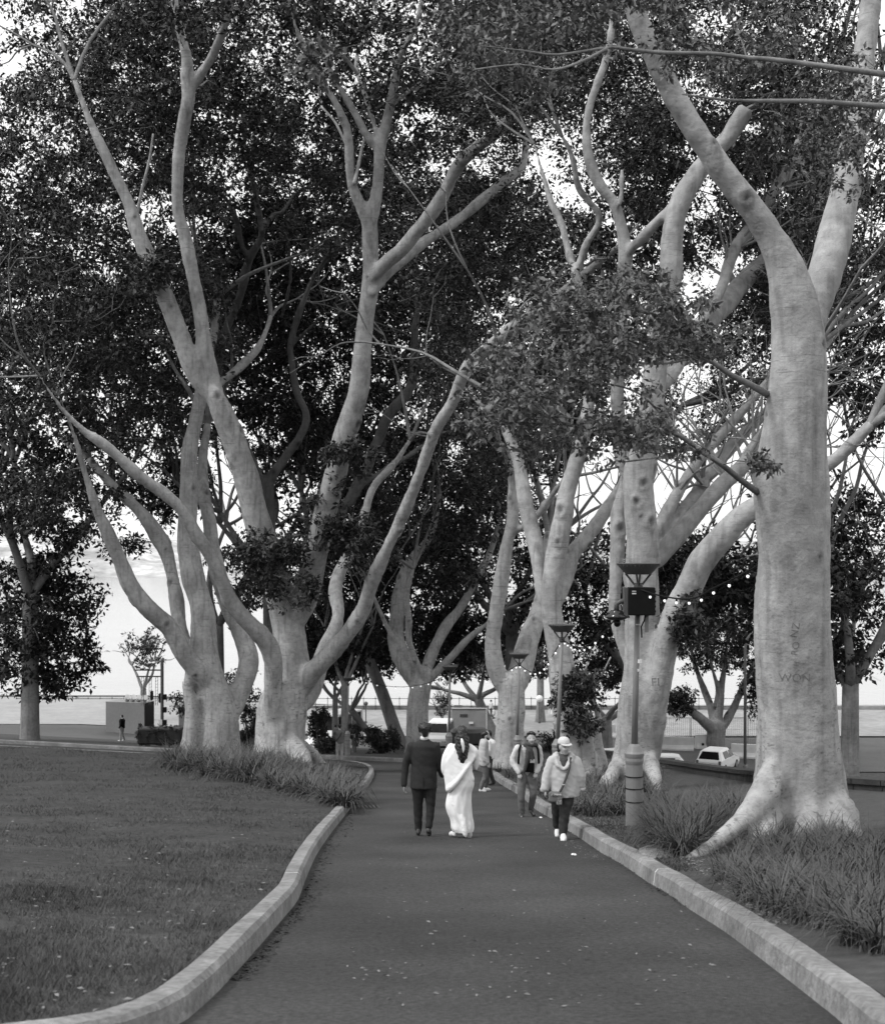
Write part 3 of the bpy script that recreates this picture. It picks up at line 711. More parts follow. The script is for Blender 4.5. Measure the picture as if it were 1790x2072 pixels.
R1back = limb([(1296, 1400, 40), (1276, 1340, 36), (1254, 1280, 30), (1243, 1220, 27), (1246, 1160, 29), (1250, 1080, 33), (1250, 1040, 30), (1262, 990, 26), (1275, 940, 22)], d1 + .6, 32)
R1s = limb([(1318, 1560, 44), (1320, 1480, 48), (1324, 1420, 50), (1334, 1360, 52), (1348, 1300, 52), (1366, 1250, 54), (1391, 1195, 52), (1417, 1140, 52), (1457, 1088, 50), (1493, 1052, 46), (1521, 1030, 44), (1565, 1005, 41), (1620, 975, 38), (1690, 930, 32), (1760, 860, 24)], d1 - .2, 28)
R1p = limb([(1316, 1100, 36), (1334, 1062, 26), (1356, 1022, 24), (1393, 960, 24), (1441, 896, 24), (1505, 828, 22), (1556, 770, 19), (1620, 700, 16), (1680, 620, 12)], d1, 33)
R1q = limb([(1320, 1120, 40), (1361, 1062, 31), (1413, 992, 28), (1449, 936, 26), (1505, 876, 24), (1555, 830, 22), (1630, 760, 17), (1700, 660, 12)], d1, 34)
R1r = limb([(1318, 1150, 46), (1345, 1112, 40), (1401, 1048, 35), (1461, 980, 32), (1505, 940, 29), (1548, 872, 26), (1600, 800, 20), (1650, 700, 15)], d1 - .3, 31)
R1u = limb([(1330, 800, 34), (1372, 740, 26), (1410, 670, 25), (1453, 596, 24), (1481, 516, 24), (1513, 468, 24), (1553, 408, 25), (1580, 366, 25), (1612, 318, 23), (1660, 240, 18)], 31, 34)
R1v = limb([(1335, 780, 40), (1400, 690, 40), (1473, 608, 40), (1505, 568, 39), (1541, 532, 35), (1600, 476, 30), (1660, 400, 22)], 31, 35)
R1_stub = limb([(1252, 420, 14), (1256, 396, 13), (1257, 345, 11)], 30.2)
R1_roots = [limb([(1310, 1530, 50), (1322, 1570, 32), (1330, 1608, 20)], d1 - .4, 29.3), limb([(1250, 1540, 44), (1234, 1575, 32), (1224, 1605, 22)], d1 - .2, 29.6)]
fig_tree('fig_tree', 'tall pale fig behind the nearest lamp, upper limb sawn off', [R1_main, R1l, R1l2, R1back, R1s, R1p, R1q, R1r, R1u, R1v, R1_stub] + R1_roots,
         [(1320, 60, 34, 330, 170, 4, 190, .75), (1310, 320, 32.5, 90, 120, 2, 60, .6), (1560, 180, 31, 170, 180, 5, 110, .7), (1640, 500, 33, 120, 160, 4, 70, .7), (1440, 470, 35, 110, 60, 3, 30, .6),
          (1390, 1270, 29.5, 36, 70, .8, 16, .36), (1480, 700, 37, 130, 130, 4, 60, .6), (1420, 830, 38, 110, 80, 4, 34, .55), (1560, 560, 37, 120, 100, 4, 40, .6)], leaf_n=160, leaf=.115, flutes=.04, voxel=.06, barkm='bark_near', sawn=(0,), no_tip=(2, 3, 10, 11, 12), shoots=(5, 6, 7, 8, 9))

dN = 17.0
N_main = limb([(1630, 1740, 236), (1626, 1680, 208), (1620, 1600, 186), (1614, 1500, 168), (1612, 1430, 160), (1604, 1340, 156), (1600, 1240, 150), (1604, 1150, 140), (1600, 1050, 144), (1600, 980, 148), (1604, 900, 134), (1612, 800, 120), (1616, 700, 108), (1608, 620, 92), (1590, 548, 72), (1570, 502, 60), (1529, 436, 54), (1467, 356, 53), (1415, 276, 53), (1365, 196, 51), (1326, 116, 48), (1298, 60, 47), (1275, 0, 44), (1250, -70, 40)], dN, 15.8)
N1 = limb([(1612, 790, 80), (1622, 690, 84), (1646, 610, 74), (1680, 510, 64), (1716, 340, 56), (1748, 110, 48), (1766, -60, 40)], 16.75, 18)
N_burl = limb([(1566, 1000, 60), (1548, 968, 54), (1534, 948, 34)], 16.5, 16.4)
N_roots = [limb([(1606, 1480, 80), (1576, 1560, 72), (1540, 1618, 58), (1502, 1660, 46), (1462, 1696, 38), (1424, 1722, 31), (1395, 1740, 25), (1366, 1752, 19), (1338, 1762, 11)], dN, 15.2),
           limb([(1590, 1600, 70), (1556, 1670, 50), (1520, 1720, 34), (1490, 1752, 16)], dN - .2, 15.6), limb([(1640, 1600, 70), (1630, 1700, 50), (1610, 1760, 26)], dN - .3, 15.6),
           limb([(1424, 1718, 28), (1402, 1742, 24), (1382, 1760, 14), (1370, 1772, 8)], 15.7, 15.1), limb([(1650, 1560, 80), (1700, 1670, 80), (1740, 1740, 50), (1770, 1800, 20)], dN, 15.6)]
n_branch = [limb([(1606, 1050, 20), (1566, 1020, 17), (1505, 976, 13), (1460, 940, 12), (1413, 908, 11), (1361, 876, 9), (1281, 864, 7), (1173, 848, 4), (1100, 838, 3)], 17.2, 12.4),
            limb([(1612, 850, 20), (1570, 810, 17), (1530, 785, 14), (1481, 760, 12), (1421, 724, 9), (1350, 734, 6), (1281, 732, 5), (1200, 700, 3)], 17.2, 12.6),
            limb([(1790, 150, 13), (1579, 122, 10), (1510, 116, 9), (1441, 108, 8), (1337, 106, 8), (1280, 100, 7), (1229, 96, 6), (1129, 110, 5), (1061, 102, 3), (973, 92, 2)], 13, 11.5),
            limb([(1229, 96, 6), (1180, 122, 6), (1120, 140, 4), (1050, 130, 3), (960, 140, 3)], 11.9, 11.2),
            limb([(1790, 215, 12), (1650, 205, 10), (1579, 204, 9), (1473, 202, 6), (1380, 190, 3)], 13.5, 12.2),
            limb([(1413, 908, 7), (1380, 905, 6), (1340, 905, 5), (1290, 890, 3), (1230, 870, 3)], 14.6, 12.4),
            limb([(1460, 940, 8), (1400, 910, 6), (1330, 925, 4), (1260, 935, 3)], 14.9, 13.0),
            limb([(1421, 724, 7), (1380, 690, 6), (1330, 640, 5), (1270, 620, 3), (1200, 610, 3)], 14.0, 12.6),
            limb([(1361, 876, 6), (1330, 830, 5), (1280, 790, 4), (1190, 770, 3), (1080, 760, 3)], 14.0, 12.2)]
fig_tree('fig_tree', 'nearest fig at the right edge, root sprawling towards the kerb', [N_main, N1, N_burl] + N_roots,
         [(1300, 650, 12.8, 180, 100, 1.1, 74, .19), (1130, 700, 12.5, 170, 130, 1.1, 66, .19), (1170, 860, 12.4, 190, 95, 1.0, 50, .18), (1410, 680, 13.2, 100, 80, .8, 30, .18), (1020, 810, 12.2, 120, 100, .8, 34, .17),
          (1020, 100, 12.4, 190, 80, .9, 50, .22), (1270, 40, 12.8, 160, 50, .8, 22, .22), (1480, 80, 13.4, 160, 70, .8, 40, .2), (1700, 260, 14.5, 110, 150, .9, 60, .22), (1540, 930, 14.6, 40, 26, .3, 8, .12),
          (650, 130, 11.8, 70, 40, .5, 10, .14), (1330, 880, 12.9, 130, 50, .5, 18, .14), (1080, -10, 12.4, 240, 50, .8, 30, .22)],
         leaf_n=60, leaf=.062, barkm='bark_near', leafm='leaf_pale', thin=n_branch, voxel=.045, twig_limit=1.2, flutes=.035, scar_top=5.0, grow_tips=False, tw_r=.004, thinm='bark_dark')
# ------------------------------------------------------------------ trees farther back
def grown(X, Yb, d, h, r, seed, lean=0.0, n_main=4, spread=.45):
    """trunk from the ground and a few generations of limbs"""
    rng = np.random.default_rng(seed); x = d * (X - CX) / F; gz = float(land(x, d))
    limbs = []; tips = []
    top = np.array([x + lean * h * .3, d, gz + h * .28])
    limbs.append([(x, d, gz - .4, r * 1.5), (x + lean * .1 * h, d, gz + .6, r * 1.1), (x + lean * h * .2, d + .1, gz + h * .16, r * .95), (*top, r * .85)])
    def grow(p, dr, ln, rad, gen):
        q = [(*p, rad)]
        for i in range(4):
            dr = dr + rng.normal(size=3) * .16 + np.array([0, 0, .06]); dr = dr / np.linalg.norm(dr)
            p = p + dr * ln / 4; q.append((*p, rad * (1 - .13 * (i + 1))))
        limbs.append(q); tips.append(p)
        if gen < 3 and rad > .05:
            for k in range(2 if gen else 3):
                a = rng.normal(size=3) * .55; a[2] = abs(a[2]) * .4
                nd = dr + a; nd /= np.linalg.norm(nd)
                grow(p.copy(), nd, ln * (.62 + .2 * rng.random()), rad * .52, gen + 1)
    for k in range(n_main):
        a = 2 * math.pi * (k + rng.random() * .6) / n_main
        nd = np.array([math.cos(a) * spread * 1.4, math.sin(a) * spread, .85]); nd /= np.linalg.norm(nd)
        grow(top.copy() - np.array([0, 0, .2]), nd, h * .26, r * .55, 0)
    return limbs, np.array(tips)
def back_tree(name, label, X, d, h, r, seed, blobs, leaf_n=84, leaf=.31, group='trees towards the water', lean=0.0, n_main=4, spread=.45, barkm='bark_dark', leafm='leaf_dark', holes=True):
    limbs, tips = grown(X, 0, d, h, r, seed, lean, n_main, spread)
    base = limbs[0][0]
    t = thing(name, label, 'tree', (base[0], base[1], base[2] + .4), group)
    mb = MB(); nodes = []
    for L in limbs:
        s = spline(L, 3); nodes.append(s); mb.tube(s[:, :3], list(np.maximum(s[:, 3], .015)), 7 if L[0][3] > .1 else 5)
    o = mb.build('trunk', M[barkm], t, smooth=True); o.data.attributes.new('scar', 'FLOAT', 'POINT')
    C, R = crown_clumps(blobs, holes and name != 'park_tree')
    V, Fq = leaves(C, R, leaf_n, leaf); mesh_np('crown', V, Fq, M[leafm], t)
    tag(twigs(C, R, np.concatenate(nodes), 5.0).build('twigs', M['twig'], t), kind='stuff')
    return t
G2 = 'dark trees closing the view'
dD = 64.0
D_limbs = [limb([(560, 1540, 60), (556, 1400, 44), (548, 1200, 36), (544, 1040, 26), (544, 976, 24), (576, 928, 20), (608, 880, 19), (620, 840, 17), (600, 792, 15), (590, 732, 14), (588, 690, 14), (610, 620, 12), (634, 560, 10)], dD, 63),
           limb([(548, 1100, 22), (520, 960, 20), (470, 850, 19), (440, 760, 19), (460, 660, 18), (484, 604, 18), (500, 536, 18), (514, 506, 17), (530, 470, 14), (522, 420, 12), (506, 340, 9), (496, 290, 7)], dD, 60),
           limb([(505, 530, 14), (488, 490, 12), (476, 440, 11), (456, 400, 10), (420, 380, 8), (378, 366, 6)], 61, 60), limb([(530, 470, 12), (552, 436, 11), (572, 428, 10), (600, 390, 8), (650, 368, 6)], 60.5, 62),
           limb([(590, 700, 10), (630, 660, 8), (676, 620, 6)], 63.3, 62), limb([(560, 1150, 30), (640, 1090, 26), (690, 1040, 25), (736, 960, 25), (752, 920, 23), (772, 872, 22), (788, 836, 23), (820, 800, 21), (836, 760, 20), (838, 700, 17), (842, 640, 13), (860, 580, 9)], dD, 62),
           limb([(836, 770, 12), (860, 730, 10), (890, 700, 8), (910, 660, 6)], 62.2, 61), limb([(552, 460, 11), (580, 480, 9), (588, 560, 9), (570, 640, 8)], 61, 63), limb([(720, 990, 14), (780, 950, 12), (830, 920, 10), (880, 880, 7)], 63, 65)]
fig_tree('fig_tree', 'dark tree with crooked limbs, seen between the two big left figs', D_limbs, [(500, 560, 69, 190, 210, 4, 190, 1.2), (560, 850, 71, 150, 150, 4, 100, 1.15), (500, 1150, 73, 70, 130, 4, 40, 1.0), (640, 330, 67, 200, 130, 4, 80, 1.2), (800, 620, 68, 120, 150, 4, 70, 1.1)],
         leaf_n=115, leaf=.25, barkm='bark_shaded', leafm='leaf_dark', voxel=.1, group=G2, no_tip=(7,))
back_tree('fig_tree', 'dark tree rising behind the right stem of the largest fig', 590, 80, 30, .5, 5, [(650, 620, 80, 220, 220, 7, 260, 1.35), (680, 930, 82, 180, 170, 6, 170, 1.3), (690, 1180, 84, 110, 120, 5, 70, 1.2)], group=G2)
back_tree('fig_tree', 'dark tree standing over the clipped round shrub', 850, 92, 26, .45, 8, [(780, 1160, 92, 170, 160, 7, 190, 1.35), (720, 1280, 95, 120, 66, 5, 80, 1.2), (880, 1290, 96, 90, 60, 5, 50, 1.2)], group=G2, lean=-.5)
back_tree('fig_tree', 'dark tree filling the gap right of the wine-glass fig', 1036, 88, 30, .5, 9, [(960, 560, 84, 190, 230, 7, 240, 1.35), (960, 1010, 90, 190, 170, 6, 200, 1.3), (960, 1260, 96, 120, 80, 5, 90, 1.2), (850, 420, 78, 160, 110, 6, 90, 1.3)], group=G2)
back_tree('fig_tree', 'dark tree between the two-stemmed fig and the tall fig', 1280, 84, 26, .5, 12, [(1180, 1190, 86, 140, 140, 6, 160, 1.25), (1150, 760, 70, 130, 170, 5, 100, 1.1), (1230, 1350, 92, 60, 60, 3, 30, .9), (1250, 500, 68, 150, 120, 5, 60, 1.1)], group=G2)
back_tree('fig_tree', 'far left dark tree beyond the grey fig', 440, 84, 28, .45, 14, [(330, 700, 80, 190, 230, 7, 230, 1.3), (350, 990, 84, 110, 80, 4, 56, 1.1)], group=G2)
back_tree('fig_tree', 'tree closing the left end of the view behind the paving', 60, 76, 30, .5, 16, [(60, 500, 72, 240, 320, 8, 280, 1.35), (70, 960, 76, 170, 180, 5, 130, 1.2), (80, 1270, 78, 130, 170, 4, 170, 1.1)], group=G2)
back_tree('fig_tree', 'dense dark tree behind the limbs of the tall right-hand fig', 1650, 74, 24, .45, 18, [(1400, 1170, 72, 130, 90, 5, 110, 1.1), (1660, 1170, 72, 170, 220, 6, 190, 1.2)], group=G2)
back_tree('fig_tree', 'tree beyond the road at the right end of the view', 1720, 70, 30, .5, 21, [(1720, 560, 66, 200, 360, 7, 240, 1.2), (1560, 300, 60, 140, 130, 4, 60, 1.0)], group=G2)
dS = 104.0
fig_tree('park_tree', 'round-headed tree forking low behind the concrete barriers',
         [limb([(1448, 1540, 60), (1448, 1520, 46), (1447, 1500, 38), (1450, 1472, 38)], dS), limb([(1446, 1490, 26), (1436, 1472, 22), (1410, 1448, 18), (1382, 1424, 13), (1352, 1400, 8)], dS, 102),
          limb([(1448, 1480, 22), (1440, 1440, 17), (1424, 1395, 13), (1405, 1345, 9), (1396, 1300, 6)], dS, 106), limb([(1452, 1480, 20), (1456, 1430, 15), (1462, 1375, 11), (1468, 1320, 8), (1474, 1260, 6)], dS, 103),
          limb([(1454, 1485, 24), (1474, 1450, 18), (1494, 1410, 14), (1512, 1370, 10), (1530, 1330, 7)], dS, 105), limb([(1440, 1440, 12), (1452, 1400, 10), (1440, 1350, 8), (1430, 1290, 6)], 104.4, 102)],
         [(1450, 1260, 104, 120, 110, 5, 150, 1.05), (1372, 1420, 102, 40, 24, 2.5, 16, .8), (1535, 1390, 104, 45, 60, 3, 30, .9)], leaf_n=120, leaf=.27, barkm='bark_dark', leafm='leaf_dark', voxel=.1, group='trees towards the water')
back_tree('park_tree', 'low forked tree glimpsed between the tall fig and its hollow-rooted neighbour', 1226, 101, 10, .5, 25, [(1228, 1330, 101, 55, 60, 3, 34, .95)], n_main=3, spread=.7, leaf=.2)
back_tree('park_tree', 'slim tree right beside the man taking a photograph', 697, 78, 15, .22, 29, [(700, 1290, 80, 70, 70, 3, 34, 1.0)], n_main=3, spread=.3)
back_tree('park_tree', 'thin forked tree in front of the tall white van', 678, 84, 13, .2, 31, [(650, 1310, 84, 60, 60, 3, 28, 1.0), (620, 1240, 86, 60, 60, 3, 24, 1.0)], n_main=3, spread=.6)
back_tree('park_tree', 'leaning dark tree behind the clipped round shrub', 790, 99, 11, .28, 33, [(740, 1330, 99, 90, 40, 4, 50, 1.05), (640, 1345, 99, 70, 36, 4, 34, 1.0), (900, 1330, 100, 90, 44, 4, 46, 1.05)], lean=-.9, n_main=4, spread=.8)
back_tree('park_tree', 'spreading tree whose boughs hang over the quay railing', 1010, 112, 12, .45, 35, [(985, 1330, 112, 80, 44, 4, 44, 1.1), (1080, 1330, 112, 70, 36, 4, 30, 1.05)], lean=-.5, n_main=4, spread=.9)
back_tree('park_tree', 'bushy tree behind the floodlight tower by the water', 290, 118, 10, .3, 37, [(295, 1315, 118, 34, 46, 2.5, 24, .9)], n_main=3, leaf=.24)
back_tree('park_tree', 'small tree behind the boxes and the trailer at left', 385, 104, 6, .2, 39, [(385, 1425, 104, 34, 26, 2, 14, .8), (470, 1400, 100, 60, 60, 3, 30, .9)], n_main=3, leaf=.24)
back_tree('park_tree', 'slender young tree beside the white people carrier', 895, 113, 6, .1, 41, [(897, 1415, 113, 13, 34, 1.0, 16, .5)], n_main=3, leaf=.16)

# ------------------------------------------------------------------ shrubs and hedges
def shrub(name, label, X, Y, d, w, h, dep, n, leaf, m='leaf_dark', boxy=False, rz0=None, group='shrubs and hedges', n_leaf=150, r=.28):
    x = d * (X - CX) / F; z = EYE - d * (Y - HY) / F
    t = thing(name, label, 'hedge' if boxy else 'shrub', (x, d, z), group)
    g = RNG.random((n, 3)) * 2 - 1
    if not boxy:
        g = RNG.normal(size=(n, 3)); g /= np.linalg.norm(g, axis=1, keepdims=True); g *= RNG.random((n, 1)) ** .3
    C = np.stack([x + g[:, 0] * w / 2, d + g[:, 1] * dep / 2, z + h / 2 + g[:, 2] * h / 2], 1)
    if boxy: MB().box((x, d, z + h * .5), (w * .94, dep * .9, h * .92), 0, .08).build('twig_core', M['leaf_dark'], t)
    V, Fq = leaves(C, np.full(n, r), n_leaf, leaf, flat=.9, droop=0)
    mesh_np('foliage', V, Fq, M[m], t)
    mb = MB()
    for k in range(7):
        a = RNG.random() * 6.28
        mb.tube([(x + .1 * math.cos(a), d + .1 * math.sin(a), z - .1), (x + w * .2 * math.cos(a), d + dep * .2 * math.sin(a), z + h * .45), (x + w * .34 * math.cos(a), d + dep * .3 * math.sin(a), z + h * .85)], [.03, .02, .01], 5)
    mb.build('stem', M['twig'], t)
    return t
shrub('clipped_hedge', 'clipped box hedge on the paving at the far left', 326, 1506, 74, 2.5, .95, 1.2, 170, .075, boxy=True, r=.15, n_leaf=70)
shrub('clipped_shrub', 'large rounded shrub between the slim trees and the wine-glass fig', 772, 1527, 74, 2.2, 1.55, 1.6, 60, .11)
shrub('low_shrub', 'low dark shrub left of the man taking a photograph', 664, 1523, 72, 1.4, .75, 1.2, 26, .10)
shrub('low_shrub', 'ragged bush below the driver side of the tall white van', 648, 1510, 82, 1.1, 1.1, 1.0, 22, .11)
shrub('low_shrub', 'wispy bush right of the slim tree by the kerb', 715, 1520, 76, .9, 1.5, .6, 9, .10)
shrub('low_shrub', 'dark creeper mound in front of the white-capped pillars', 1127, 1530, 58, 1.5, 1.0, 1.0, 24, .09)
shrub('low_shrub', 'dark undergrowth between the two big left figs', 503, 1500, 66, 1.3, 1.6, 1.2, 22, .11)
shrub('low_shrub', 'tree-shaded shrub behind the trunk base of the largest fig', 645, 1500, 78, 1.2, 2.2, 1.2, 26, .12)
# ------------------------------------------------------------------ grass
def unproject(X, Y, lift):
    Yg = HY + F * (EYE - (prof(_dg) + lift)) / _dg
    d = np.interp(-Y, -Yg, _dg); return d * (X - CX) / F, d
def blades(x, y, z, h, w, lean, rng=RNG):
    n = len(x); a = rng.random(n) * 2 * np.pi; b = rng.random(n) * 2 * np.pi
    dx, dy = np.cos(a) * w, np.sin(a) * w; lx, ly = np.cos(b) * lean * h, np.sin(b) * lean * h
    V = np.stack([np.stack([x - dx, y - dy, z], 1), np.stack([x + dx, y + dy, z], 1), np.stack([x + lx, y + ly, z + h], 1)], 1).reshape(-1, 3)
    return V, np.arange(n * 3).reshape(n, 3)
n = 170000
X = RNG.random(n) * 800 - 20; Y = 1525 + 560 * RNG.random(n) ** 1.15
x, y = unproject(X, Y, .3); ok = inside([tuple(p) for p in lawn_poly], x, y); x, y = x[ok], y[ok]
patch = np.array([mnoise.noise((a * .55, b * .4, 0)) + .6 * mnoise.noise((a * 1.9, b * 1.5, 4)) for a, b in zip(x, y)])
keep = RNG.random(len(x)) < np.clip(.62 + patch * 1.1, .04, 1); x, y, patch = x[keep], y[keep], patch[keep]
z = lawn_z(x, y) - .008
h = np.clip(.036 + .03 * patch, .014, .09) * (.6 + .8 * RNG.random(len(x))) * (1 + np.clip(y - 14, 0, 40) * .012)
w = np.clip(.0028 * (1 + np.clip(y - 8, 0, 60) * .07), .0028, .013)
V, Fq = blades(x, y, z, h, w, .8)
tag(mesh_np('grass', V, Fq, M['grass']), 'short mown grass covering the lawn left of the path', 'grass', kind='stuff')
# verge on the right of the path, round the lamp
n = 60000
X = 1000 + RNG.random(n) * 420; Y = 1560 + RNG.random(n) * 210
x, y = unproject(X, Y, .2)
xk = np.interp(y, [p.y for p in cut], [p.x for p in cut]); ok = (x > xk + .02) & (x < xk + np.interp(y, [14, 16, 18, 21, 24, 30, 40], [.1, .35, 1.0, 1.6, .9, .7, .5]) + .15 * RNG.random(n)) & (y > 14)
x, y = x[ok], y[ok]; V, Fq = blades(x, y, bed_z(x, y) - .005, .035 * (.5 + RNG.random(len(x))), .0055, .8)
tag(mesh_np('verge_grass', V, Fq, M['grass']), 'worn grass verge around the base of the nearest lamp', 'grass', kind='stuff')

def strap_tufts(name, label, pts, h0, nb, wid, seg=3, rng=RNG):
    """arching strap leaves in tufts; pts (n,3) with a size factor"""
    Vs = []; Fs = []; off = 0
    k = len(pts); m = k * nb
    base = np.repeat(pts[:, :3], nb, 0) + rng.normal(size=(m, 3)) * np.array([.05, .05, 0]); sz = np.repeat(pts[:, 3], nb)
    a = rng.random(m) * 2 * np.pi; dirv = np.stack([np.cos(a), np.sin(a), np.zeros(m)], 1); side = np.stack([-np.sin(a), np.cos(a), np.zeros(m)], 1)
    Ln = h0 * sz * (.55 + .75 * rng.random(m)); ben = .35 + 1.15 * rng.random(m)
    rows = []
    for i in range(seg + 1):
        t = i / seg; th = ben * t * 1.25
        out = Ln * (t * np.sin(.25 + th * .8)); up = Ln * (t * np.cos(th) * .95)
        c = base + dirv * out[:, None] + np.array([0, 0, 1.0]) * up[:, None]
        ww = wid * (1 - t) ** .6 * (.7 + .3 * min(1, t * 4 + .3))
        rows.append(c - side * ww); rows.append(c + side * ww)
    V = np.stack(rows, 1)
    V = V.reshape(-1, 3); st = (seg + 1) * 2
    f = np.concatenate([[[2 * i, 2 * i + 1, 2 * i + 3, 2 * i + 2]] for i in range(seg)], 0)
    Fq = (np.arange(m)[:, None, None] * st + f[None]).reshape(-1, 4)
    return tag(mesh_np(name, V, Fq, M['strap']), label, 'ground cover', kind='stuff')
def scatter(poly_px, n, lift, zf, lo=.8, hi=1.2):
    a = np.array(poly_px, float); out = []
    while len(out) < n:
        X = a[:, 0].min() + RNG.random(n * 3) * np.ptp(a[:, 0]); Y = a[:, 1].min() + RNG.random(n * 3) * np.ptp(a[:, 1])
        ok = inside([tuple(p) for p in poly_px], X, Y); x, y = unproject(X[ok], Y[ok], lift)
        out += [(p, q, r_, s) for p, q, r_, s in zip(x, y, zf(x, y) - .02, lo + (hi - lo) * RNG.random(len(x)))]
    return np.array(out[:n])
left = scatter([(320, 1548), (350, 1556), (450, 1570), (560, 1584), (640, 1596), (700, 1606), (722, 1598), (712, 1576), (680, 1560), (640, 1552), (560, 1552), (480, 1545), (380, 1540)], 380, .42, lawn_z)
left[:, 3] *= np.where(left[:, 0] < -4.6, 1.3, .8)
strap_tufts('strap_leaf_bed', 'dark strap-leaved bed round the feet of the two left figs', left, .70, 46, .016)
back = scatter([(640, 1551), (690, 1551), (730, 1562), (726, 1580), (690, 1575)], 40, .3, lawn_z)
strap_tufts('strap_leaf_bed', 'strap-leaved fringe in the tip of the lawn where the path bends', back, .36, 30, .014)
r_far = scatter([(1000, 1560), (1040, 1572), (1100, 1600), (1180, 1640), (1240, 1640), (1330, 1640), (1330, 1560), (1200, 1552), (1100, 1545), (1020, 1545)], 260, .3, bed_z)
strap_tufts('strap_leaf_bed', 'strap-leaved bed at the feet of the right-hand figs, behind the walkers', r_far, .55, 36, .011)
r_mid = scatter([(1335, 1632), (1330, 1685), (1370, 1704), (1400, 1700), (1470, 1672), (1510, 1650), (1510, 1632), (1420, 1628)], 150, .35, bed_z)
strap_tufts('strap_leaf_bed', 'arching strap-leaved clumps between the nearest lamp and the nearest fig', r_mid, .56, 52, .008)
r_near = scatter([(1490, 1725), (1450, 1745), (1440, 1762), (1490, 1790), (1560, 1815), (1640, 1845), (1790, 1905), (1790, 1720), (1600, 1700), (1540, 1710)], 130, .3, bed_z, .7, 1.1)
strap_tufts('strap_leaf_bed', 'long arching strap leaves in front of the nearest fig', r_near, .46, 60, .006, seg=4)
r_foot = scatter([(1500, 1680), (1560, 1660), (1720, 1680), (1720, 1740), (1540, 1745), (1480, 1735)], 60, .3, bed_z, .7, 1.1)
strap_tufts('strap_leaf_bed', 'strap leaves crowding the foot of the nearest fig', r_foot, .5, 54, .007)
r_root = scatter([(1320, 1690), (1350, 1712), (1400, 1715), (1440, 1692), (1470, 1668), (1430, 1660)], 60, .3, bed_z)
strap_tufts('strap_leaf_bed', 'strap-leaved clumps growing along the sprawling root', r_root, .5, 46, .008)
# litter of leaves
def litter(name, label, X, Y, lift, m, size, zf):
    x, y = unproject(X, Y, lift); z = zf(x, y) + .006; n = len(x); a = RNG.random(n) * 6.28; s = size * (.5 + RNG.random(n))
    c, sn = np.cos(a) * s, np.sin(a) * s; q = RNG.random(n) * .5 * s
    V = np.stack([np.stack([x - c, y - sn, z], 1), np.stack([x + sn * .4, y - c * .4, z + q], 1), np.stack([x + c, y + sn, z + q * .4], 1), np.stack([x - sn * .4, y + c * .4, z + q * .2], 1)], 1).reshape(-1, 3)
    return tag(mesh_np(name, V, np.arange(n * 4).reshape(n, 4), m), label, 'leaf litter', kind='stuff')
M['dry_leaf'] = mat('dry_leaf', .17, var=.5, scale=30, rough=.8)
pz = lambda x, y: prof(y) + cross(x, y)
lx = 700 + RNG.random(260) * 800; ly = 1600 + RNG.random(260) ** .8 * 440
lpoly = [(470, 2020), (610, 1810), (760, 1600), (990, 1590), (1180, 1710), (1560, 1970), (1560, 2060), (460, 2060)]
ok = inside(lpoly, lx, ly)
litter('fallen_leaves', 'pale fallen leaves scattered over the asphalt', lx[ok], ly[ok], 0, M['dry_leaf'], .017, pz)
lx = RNG.random(360) * 740; ly = 1540 + RNG.random(360) * 500; lxw, lyw = unproject(lx, ly, .3); ok = inside([tuple(p) for p in lawn_poly], lxw, lyw)
litter('fallen_leaves', 'dry leaves scattered over the lawn', lx[ok], ly[ok], .3, M['dry_leaf'], .02, lambda a, b: lawn_z(a, b) + .02)
t_ = RNG.random(900); kx = np.interp(t_, [0, .5, 1], [610, 500, 440]); 
kp = RNG.random(700) ** 1.3
def along(pts, n, spread):
    a = np.array(pts, float); t = RNG.random(n) * (len(a) - 1); i = t.astype(int).clip(0, len(a) - 2); f_ = (t - i)[:, None]
    q = a[i] * (1 - f_) + a[i + 1] * f_; q[:, 0] += spread * np.abs(RNG.normal(size=n)); return q[:, 0], q[:, 1]
M['mulch'] = mat('dark_litter', .035, var=.6, scale=30, rough=.9)
X, Y = along([(470, 1985), (520, 1930), (570, 1870), (604, 1828), (622, 1790), (660, 1705), (705, 1645)], 1500, 16)
litter('leaf_litter', 'dark leaf litter gathered at the foot of the lawn kerb', X, Y, 0, M['mulch'], .022, pz)
X, Y = along([(1400, 1835), (1322, 1786), (1176, 1692), (1112, 1649), (1052, 1607)], 700, -10)
litter('leaf_litter', 'leaf crumbs along the foot of the outer kerb', X, Y + 3, 0, M['mulch'], .018, pz)
X, Y = along([(1090, 1655), (1150, 1690), (1230, 1735)], 130, -22)
litter('fallen_leaves', 'pale crumbs on the asphalt beside the walking women', X, Y + 6, 0, M['dry_leaf'], .014, pz)
X, Y = along([(1040, 1598), (1180, 1680), (1300, 1720), (1420, 1790), (1560, 1890)], 900, 26)
litter('leaf_litter', 'dry leaves lying in the bed behind the outer kerb', X, Y - 26, .2, M['dry_leaf'], .02, bed_z)

